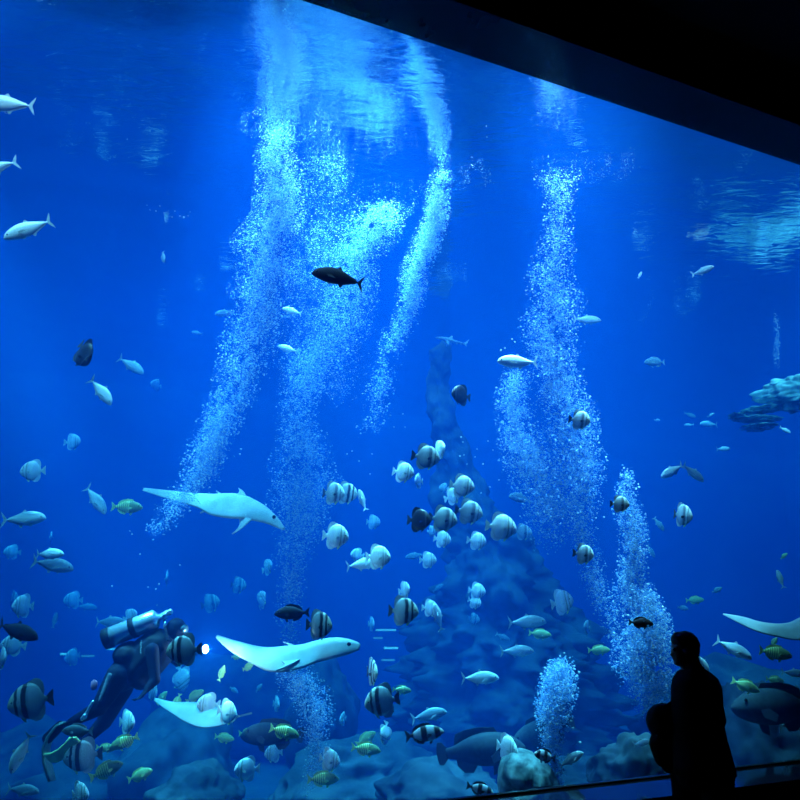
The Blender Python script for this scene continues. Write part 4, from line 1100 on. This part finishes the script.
# added glowing strips standing in for light streaks in the far haze
for k, (x, y, w, lab) in enumerate([(386, 630, .34, 'far light strip closest to the round banded batfish'), (391, 648, .24, 'greenish far light strip, lower of the bright pair'), (388, 660, .22, 'dim far light strip, lowest of the far strips'), (378, 638, .16, 'short far light strip between the bright pair'), (66, 654, .18, 'short far light strip near the faint batfish'), (88, 656, .20, 'dim far light strip behind the legs of the diver'), (115, 649, .26, 'far light strip just under the diving cylinder')]):
    bm = bmesh.new(); Yd = 17.5
    bmesh.ops.create_cube(bm, size=1); bmesh.ops.scale(bm, verts=bm.verts, vec=(w * 1.3, .10, .04)); bmesh.ops.bevel(bm, geom=bm.edges[:], offset=.012, segments=2, affect='EDGES')
    o = from_bm('far_glow_strip', bm, emit('far strip glow', (.45, .85, 1), (1.4, 1.8, .7, .6, 1.8, .6, 1.8)[k])); o.location = at(x, y, Yd)
    tag(o, lab, 'light strip', 'added glowing strips on the far side')


# ------------------------------------------------------------------ bubbles
def unit_sphere(sub):
    bm = bmesh.new()
    if sub == 0:
        for p in ((1, 0, 0), (-1, 0, 0), (0, 1, 0), (0, -1, 0), (0, 0, 1), (0, 0, -1)): bm.verts.new(p)
        bm.verts.ensure_lookup_table(); v = bm.verts
        for f in ((0, 2, 4), (2, 1, 4), (1, 3, 4), (3, 0, 4), (2, 0, 5), (1, 2, 5), (3, 1, 5), (0, 3, 5)): bm.faces.new([v[i] for i in f])
    else:
        bmesh.ops.create_icosphere(bm, subdivisions=sub, radius=1)
    bm.verts.index_update(); vs = np.array([v.co[:] for v in bm.verts]); fs = np.array([[v.index for v in f.verts] for f in bm.faces]); bm.free()
    return vs, fs


def bubble_mesh(name, C, Rr, sub, label, cat='bubbles'):
    vs, fs = unit_sphere(sub); n = len(C); nv = len(vs)
    sq = np.array([1.12, 1.12, .85])
    V = (C[:, None, :] + vs[None] * sq * Rr[:, None, None]).reshape(-1, 3)
    Fi = (fs[None] + (np.arange(n) * nv)[:, None, None]).reshape(-1, 3)
    me = bpy.data.meshes.new(name)
    me.vertices.add(len(V)); me.vertices.foreach_set('co', V.astype(np.float32).ravel())
    me.loops.add(Fi.size); me.loops.foreach_set('vertex_index', Fi.astype(np.int32).ravel())
    me.polygons.add(len(Fi)); me.polygons.foreach_set('loop_start', np.arange(0, Fi.size, 3, dtype=np.int32))
    me.polygons.foreach_set('use_smooth', np.ones(len(Fi), dtype=bool))
    me.update(calc_edges=True)
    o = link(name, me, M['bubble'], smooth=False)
    tag(o, label, cat, kind='stuff')
    return o


def plume(name, label, path, Y, count, dY=.5, rmin=.0030, rmax=.0105, edge=(1, 1)):
    """path: (x, y, half width px, density) from the top down"""
    P_ = np.array(path, float)
    seg = np.hypot(np.diff(P_[:, 0]), np.diff(P_[:, 1]))
    wt = seg * (P_[:-1, 2] + P_[1:, 2]) * (P_[:-1, 3] + P_[1:, 3]); cum = np.concatenate([[0], np.cumsum(wt)]) / wt.sum()
    count = int(count * 5.0)
    C = np.zeros((count, 3)); u = rng.random(count); k = np.clip(np.searchsorted(cum, u) - 1, 0, len(seg) - 1)
    t = rng.random(count)
    x0 = P_[k] + (P_[k + 1] - P_[k]) * t[:, None]
    g = rng.normal(size=count) * .52
    g = np.where(np.abs(g) > 1.25, rng.normal(size=count) * .5, g)
    # clumping so the plume is ragged: swirl offsets by slow noise
    rad = np.zeros(count)
    kept = 0
    sd = float(len(name) + Y * 7.3 + path[0][0] * .11)
    for i in range(count):
        x, y, w = x0[i, 0], x0[i, 1], x0[i, 2]
        n = noise.noise(Vector((y * .035, sd, 0))) * .40 + noise.noise(Vector((y * .10, sd, 5))) * .18
        px = x + w * (g[i] + n); py = y + rng.normal() * 4
        # bubbles travel in puffs: thin out between them
        c = .74 + .55 * noise.noise(Vector((px * .045, py * .035, sd))) + .75 * noise.noise(Vector((px * .17, py * .14, sd)))
        if rng.random() > c: continue
        q = at(px, py, Y + (rng.normal() * .4 * dY) * min(1, w / 18))
        if q.z > ZS - .03: q.z = ZS - .03 - .05 * rng.random()
        C[kept] = q; kept += 1
    C = C[:kept]; count = kept
    rad = rmin + (rmax * 1.2 - rmin) * rng.random(count) ** 5
    return bubble_mesh(name, C, rad, 0, label)


B_ = 'bubble_plume'
plume(B_, 'brightest slanting bubble plume rising past the upper guitarfish to the surface',
      [(278, 122, 13, 1.2), (277, 150, 17, 1.0), (279, 180, 22, 1.4), (280, 205, 24, 1.7), (270, 235, 27, 1.1), (262, 280, 28, .75), (256, 330, 27, .7), (240, 370, 22, .8), (228, 410, 20, .9), (212, 450, 20, .75), (195, 480, 17, .7), (172, 512, 15, .45), (158, 530, 10, .2)], 8.6, 11500)
plume(B_, 'sparse veil of bubbles between the two brightest plumes', [(325, 150, 22, .4), (318, 220, 38, .8), (322, 300, 42, 1), (325, 350, 42, .8), (318, 400, 36, .4)], 9.2, 4200, rmax=.008)
plume(B_, 'broad glowing plume behind the dark silhouetted jack', [(385, 205, 26, 1.4), (372, 225, 26, 1.7), (360, 255, 24, 1.4), (352, 285, 22, .8), (338, 330, 24, .5), (320, 370, 20, .3)], 9.3, 5200)
plume(B_, 'narrow curving bright plume nearest the shark and pillar', [(441, 172, 9, 1.2), (438, 205, 11, 1.8), (428, 240, 14, 1.8), (418, 270, 13, 1.4), (407, 305, 13, .8), (392, 350, 13, .45), (378, 395, 12, .25), (370, 430, 14, .1)], 9.3, 5200)
plume(B_, 'thin vertical plume under the upper guitarfish', [(312, 345, 22, .5), (300, 390, 18, .6), (297, 430, 19, .6), (304, 470, 30, .8), (304, 500, 30, .9), (298, 530, 22, .7), (290, 570, 15, .6), (290, 610, 12, .6), (291, 640, 9, .4)], 9.8, 6200, rmax=.011)
plume(B_, 'lower bubble stream beneath the lower guitarfish', [(292, 668, 18, .7), (306, 690, 20, 1), (316, 715, 16, .8), (316, 740, 14, .55), (312, 775, 7, .3), (308, 792, 4, .2)], 9.0, 1700, rmax=.011)
plume(B_, 'tall pale plume reaching the surface under the dark beam', [(560, 172, 24, .8), (561, 190, 14, .6), (557, 230, 15, .5), (553, 280, 22, .6), (551, 320, 26, .8), (556, 370, 20, 1.1), (566, 410, 24, 1), (576, 450, 26, 1), (580, 495, 20, .8), (582, 530, 13, .5), (592, 575, 12, .7), (606, 612, 10, .6), (618, 640, 9, .4)], 8.7, 9500)
plume(B_, 'side branch of the pale plume near the bright silver jack', [(520, 372, 14, .6), (514, 400, 15, .7), (519, 435, 19, .9), (534, 475, 26, .9), (544, 515, 22, .5), (548, 545, 18, .15)], 8.8, 4300)
plume(B_, 'narrow bubble stream feeding the large cloud by the man', [(626, 474, 6, .7), (627, 500, 13, .6), (632, 540, 14, .9), (630, 580, 15, .9), (633, 610, 18, .8)], 8.4, 2300, rmax=.011)
plume(B_, 'large bubble cloud beside the head of the standing man', [(648, 592, 7, 1), (650, 615, 16, 1), (642, 640, 27, 1), (645, 665, 28, 1), (655, 690, 22, .8), (660, 715, 14, .4)], 8.2, 6500, rmax=.011)
plume(B_, 'short bubble burst above the window sill', [(562, 664, 11, 1), (561, 680, 16, 1), (556, 700, 18, 1), (553, 725, 14, .9), (551, 745, 10, .7), (556, 765, 7, .4), (560, 795, 5, .5)], 8.0, 3600, rmax=.011)
plume(B_, 'faint thread of bubbles rising above the shallow coral', [(776, 315, 3, 1), (777, 340, 4, 1), (777, 362, 4, 1)], 13.5, 60, rmin=.008, rmax=.016)


def froth(label, cx, cy, rx, Y, count, arcs):
    """rings of foam spreading where a plume breaks the surface"""
    C = []
    for i in range(count):
        a0, a1, r0 = arcs[i % len(arcs)]
        a = a0 + (a1 - a0) * rng.random(); r = r0 * (1 + .05 * rng.normal())
        base = at(cx, cy, Y); base.z = ZS - .03
        p = base + Vector((math.cos(a) * r, math.sin(a) * r * .8, 0)) + Vector((rng.normal() * .02, rng.normal() * .02, -.03 * rng.random()))
        C.append(p[:])
    return bubble_mesh('surface_foam', np.array(C), .003 + .005 * rng.random(count) ** 2, 0, label, 'foam')


tops = {}
for key, x, y in (('a', 278, 125), ('c', 385, 192), ('d', 443, 178), ('e', 562, 168)):
    r_ = ray(x, y); tops[key] = (ZS - CZ) / r_.z * r_.y
froth('ring of foam where the brightest slanting plume breaks the surface', 278, 125, 0, tops['a'], 320, [(0, 6.28, .12), (0, 6.28, .22), (2.5, 4.5, .42), (0, 1.5, .42), (-.6, .2, .6)])
froth('foam patch above the broad glowing plume', 385, 192, 0, tops['c'], 260, [(0, 6.28, .18), (0, 6.28, .4), (2.2, 4.2, .7), (-.5, .9, .55)])
froth('foam beside the top of the narrow curving plume', 443, 178, 0, tops['d'], 160, [(0, 6.28, .14), (-1, 1, .35), (-1, .6, .6)])
froth('ring of foam where the tall pale plume breaks the surface', 562, 168, 0, tops['e'], 300, [(0, 6.28, .15), (0, 6.28, .36), (-.8, .8, .6), (-.6, .4, .85)])

# distinct single bubbles
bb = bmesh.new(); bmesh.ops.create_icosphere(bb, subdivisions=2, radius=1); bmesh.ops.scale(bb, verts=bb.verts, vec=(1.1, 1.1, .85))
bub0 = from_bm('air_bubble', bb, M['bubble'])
SINGLE = [
 ('cluster of stray bubbles drifting beside the brightest slanting plume', 8.6, [(147, 205), (150, 210), (156, 211), (160, 206), (164, 213), (168, 219), (172, 217), (175, 211), (180, 216), (184, 217), (188, 216), (190, 212)], .9),
 ('big bubble among those at the kink of the slanting plume', 8.2, [(222, 357), (226, 354), (231, 356), (234, 361), (228, 361), (239, 365), (236, 369), (246, 282), (243, 287), (256, 234), (253, 236)], 1.9),
 ('round bubble on the ragged side of the slanting plume near the guitarfish', 8.4, [(194, 451), (190, 457), (208, 440), (180, 476), (184, 480), (206, 442), (241, 449), (240, 454), (181, 486)], 1.6),
 ('loose bubble drifting between the shoal and the side branch of the plume', 8.6, [(461, 437), (463, 442), (460, 456), (464, 455), (477, 449), (488, 441), (493, 450), (483, 464), (475, 457), (467, 464), (490, 487), (481, 493), (499, 480)], 1.2),
 ('loose bubble below the dark blue gap above the banded pair', 9.2, [(327, 433), (347, 454), (326, 445), (317, 443), (357, 426), (403, 414), (405, 427), (394, 427), (372, 454), (352, 451), (359, 461), (370, 474)], 1.1),
 ('big bubble at the tip of the narrow bubble stream', 8.2, [(624, 468), (627, 471), (621, 475), (628, 477), (639, 487), (624, 484), (636, 489)], 1.9),
 ('big bubble on the crest of the large cloud by the man', 8.0, [(648, 584), (651, 590), (659, 596), (645, 597), (623, 616), (628, 615), (631, 620), (626, 634), (614, 633), (664, 610), (640, 694)], 2.1),
 ('big bubble on the crest of the short burst', 7.9, [(545, 668), (549, 667), (558, 664), (563, 665), (567, 664), (574, 666), (579, 672), (541, 674), (571, 721), (573, 728), (580, 742)], 1.8),
 ('round bubble beside the pale plume', 8.4, [(581, 512), (597, 513), (596, 518), (604, 517), (575, 520), (512, 339), (515, 342), (505, 348), (501, 350), (570, 331), (576, 334), (606, 457), (580, 376), (538, 376)], 1.5),
 ('stray bubble near the surface between the two right-hand plumes', 8.6, [(512, 107), (487, 137), (520, 118)], .9),
 ('small stray bubble below the barred green trevally', 8.6, [(128, 512), (130, 531), (132, 534), (140, 554), (112, 586), (148, 587), (156, 589), (159, 584), (157, 605), (180, 565)], 1.0),
 ('bright bubble breaking from the lower bubble stream', 8.6, [(317, 673), (321, 680), (324, 681), (328, 686), (313, 688), (327, 691)], 1.7),
]
first = True
for lab, Y, pts, pr in SINGLE:
    for x, y in pts:
        o = bub0 if first else bub0.copy()
        if not first: COL.objects.link(o)
        first = False
        o.location = at(x, y, Y); s = pr * .55 * Y / F * random.uniform(.8, 1.2); o.scale = (s, s, s)
        lab2 = lab
        tag(o, lab2, 'bubble', 'single bubbles: ' + lab)

# ------------------------------------------------------------------ lights
def sun(name, energy, color, tilt_y, tilt_x, ang):
    d = bpy.data.lights.new(name, 'SUN'); d.energy = energy; d.color = color; d.angle = R(ang)
    o = bpy.data.objects.new(name, d); COL.objects.link(o); o.location = (0, 10, 20)
    o.rotation_euler = (R(tilt_y), R(tilt_x), 0)
    return o


def spot(name, target, height, energy, size, blend, color, dx=0, dy=0, soft=.25):
    d = bpy.data.lights.new(name, 'SPOT'); d.energy = energy; d.spot_size = R(size); d.spot_blend = blend; d.color = color; d.shadow_soft_size = soft
    o = bpy.data.objects.new(name, d); COL.objects.link(o)
    t = Vector(target); o.location = (t.x + dx, t.y + dy, height)
    o.rotation_euler = (t - o.location).to_track_quat('-Z', 'Y').to_euler()
    return o


WHT = (.46, .78, 1.0)
sun('skylight', 14.5, WHT, 24, -8, 60)
spot('tank_lamp_or_fill', at(276, 230, 8.6), 10.5, 11000, 34, .9, WHT, dx=-.3, dy=-.9)
spot('tank_lamp_or_fill', at(365, 240, 9.3), 10.5, 17000, 30, .9, WHT, dy=-.3)
spot('tank_lamp_or_fill', at(432, 240, 9.3), 10.5, 14000, 26, .9, WHT, dx=.2, dy=-.3)
spot('tank_lamp_or_fill', at(560, 350, 8.7), 11.5, 7000, 30, .9, WHT, dy=-.3)
spot('tank_lamp_or_fill', at(645, 650, 8.2), 12.5, 24000, 22, .9, WHT, dx=.2, dy=-.4)
spot('tank_lamp_or_fill', at(560, 700, 8.0), 12.0, 18000, 16, .9, WHT, dy=-.4)  # added fill that brightens the short bubble burst
spot('tank_lamp_or_fill', at(140, 300, 14), 12, 6500, 60, 1.0, (.1, .5, 1.0), dx=.5)  # added wide blue fill, brightens the open water behind
spot('tank_lamp_or_fill', at(795, 385, 14.3), 7.2, 900, 30, .9, WHT, dx=-1.0, dy=-3.5)  # added below the surface to light the front of the coral ledge
spot('tank_lamp_or_fill', at(128, 630, 8.4), 9.5, 30000, 10, .8, WHT, dx=-3.5, dy=-.9, soft=.3)  # added and set sideways to raise a highlight along the diving cylinder
spot('tank_lamp_or_fill', at(340, 260, 11), 12, 4800, 50, 1.0, (.2, .65, 1.0))  # added blue fill for the glow around the bright plumes
spot('tank_lamp_or_fill', at(205, 450, 8.6), 11.5, 9000, 18, .9, WHT, dy=-.4)  # added to lift the dim lower part of the slanting plume
spot('tank_lamp_or_fill', at(305, 700, 9.0), 11.5, 9000, 15, .9, WHT, dy=-.4)  # added to lift the dim lower bubble stream

w = bpy.data.worlds.new('hall_dark'); scene.world = w; w.use_nodes = True
w.node_tree.nodes['Background'].inputs[0].default_value = (.02, .06, .12, 1)
w.node_tree.nodes['Background'].inputs[1].default_value = 0.02

# ------------------------------------------------------------------ view
scene.view_settings.view_transform = 'Standard'; scene.view_settings.look = 'None'
scene.view_settings.exposure = 0.03; scene.view_settings.gamma = 1.0; scene.view_settings.use_curve_mapping = False
cy = scene.cycles
cy.max_bounces = 8; cy.transparent_max_bounces = 28; cy.volume_bounces = 1; cy.diffuse_bounces = 2; cy.glossy_bounces = 3
cy.use_denoising = True; cy.sample_clamp_indirect = 8
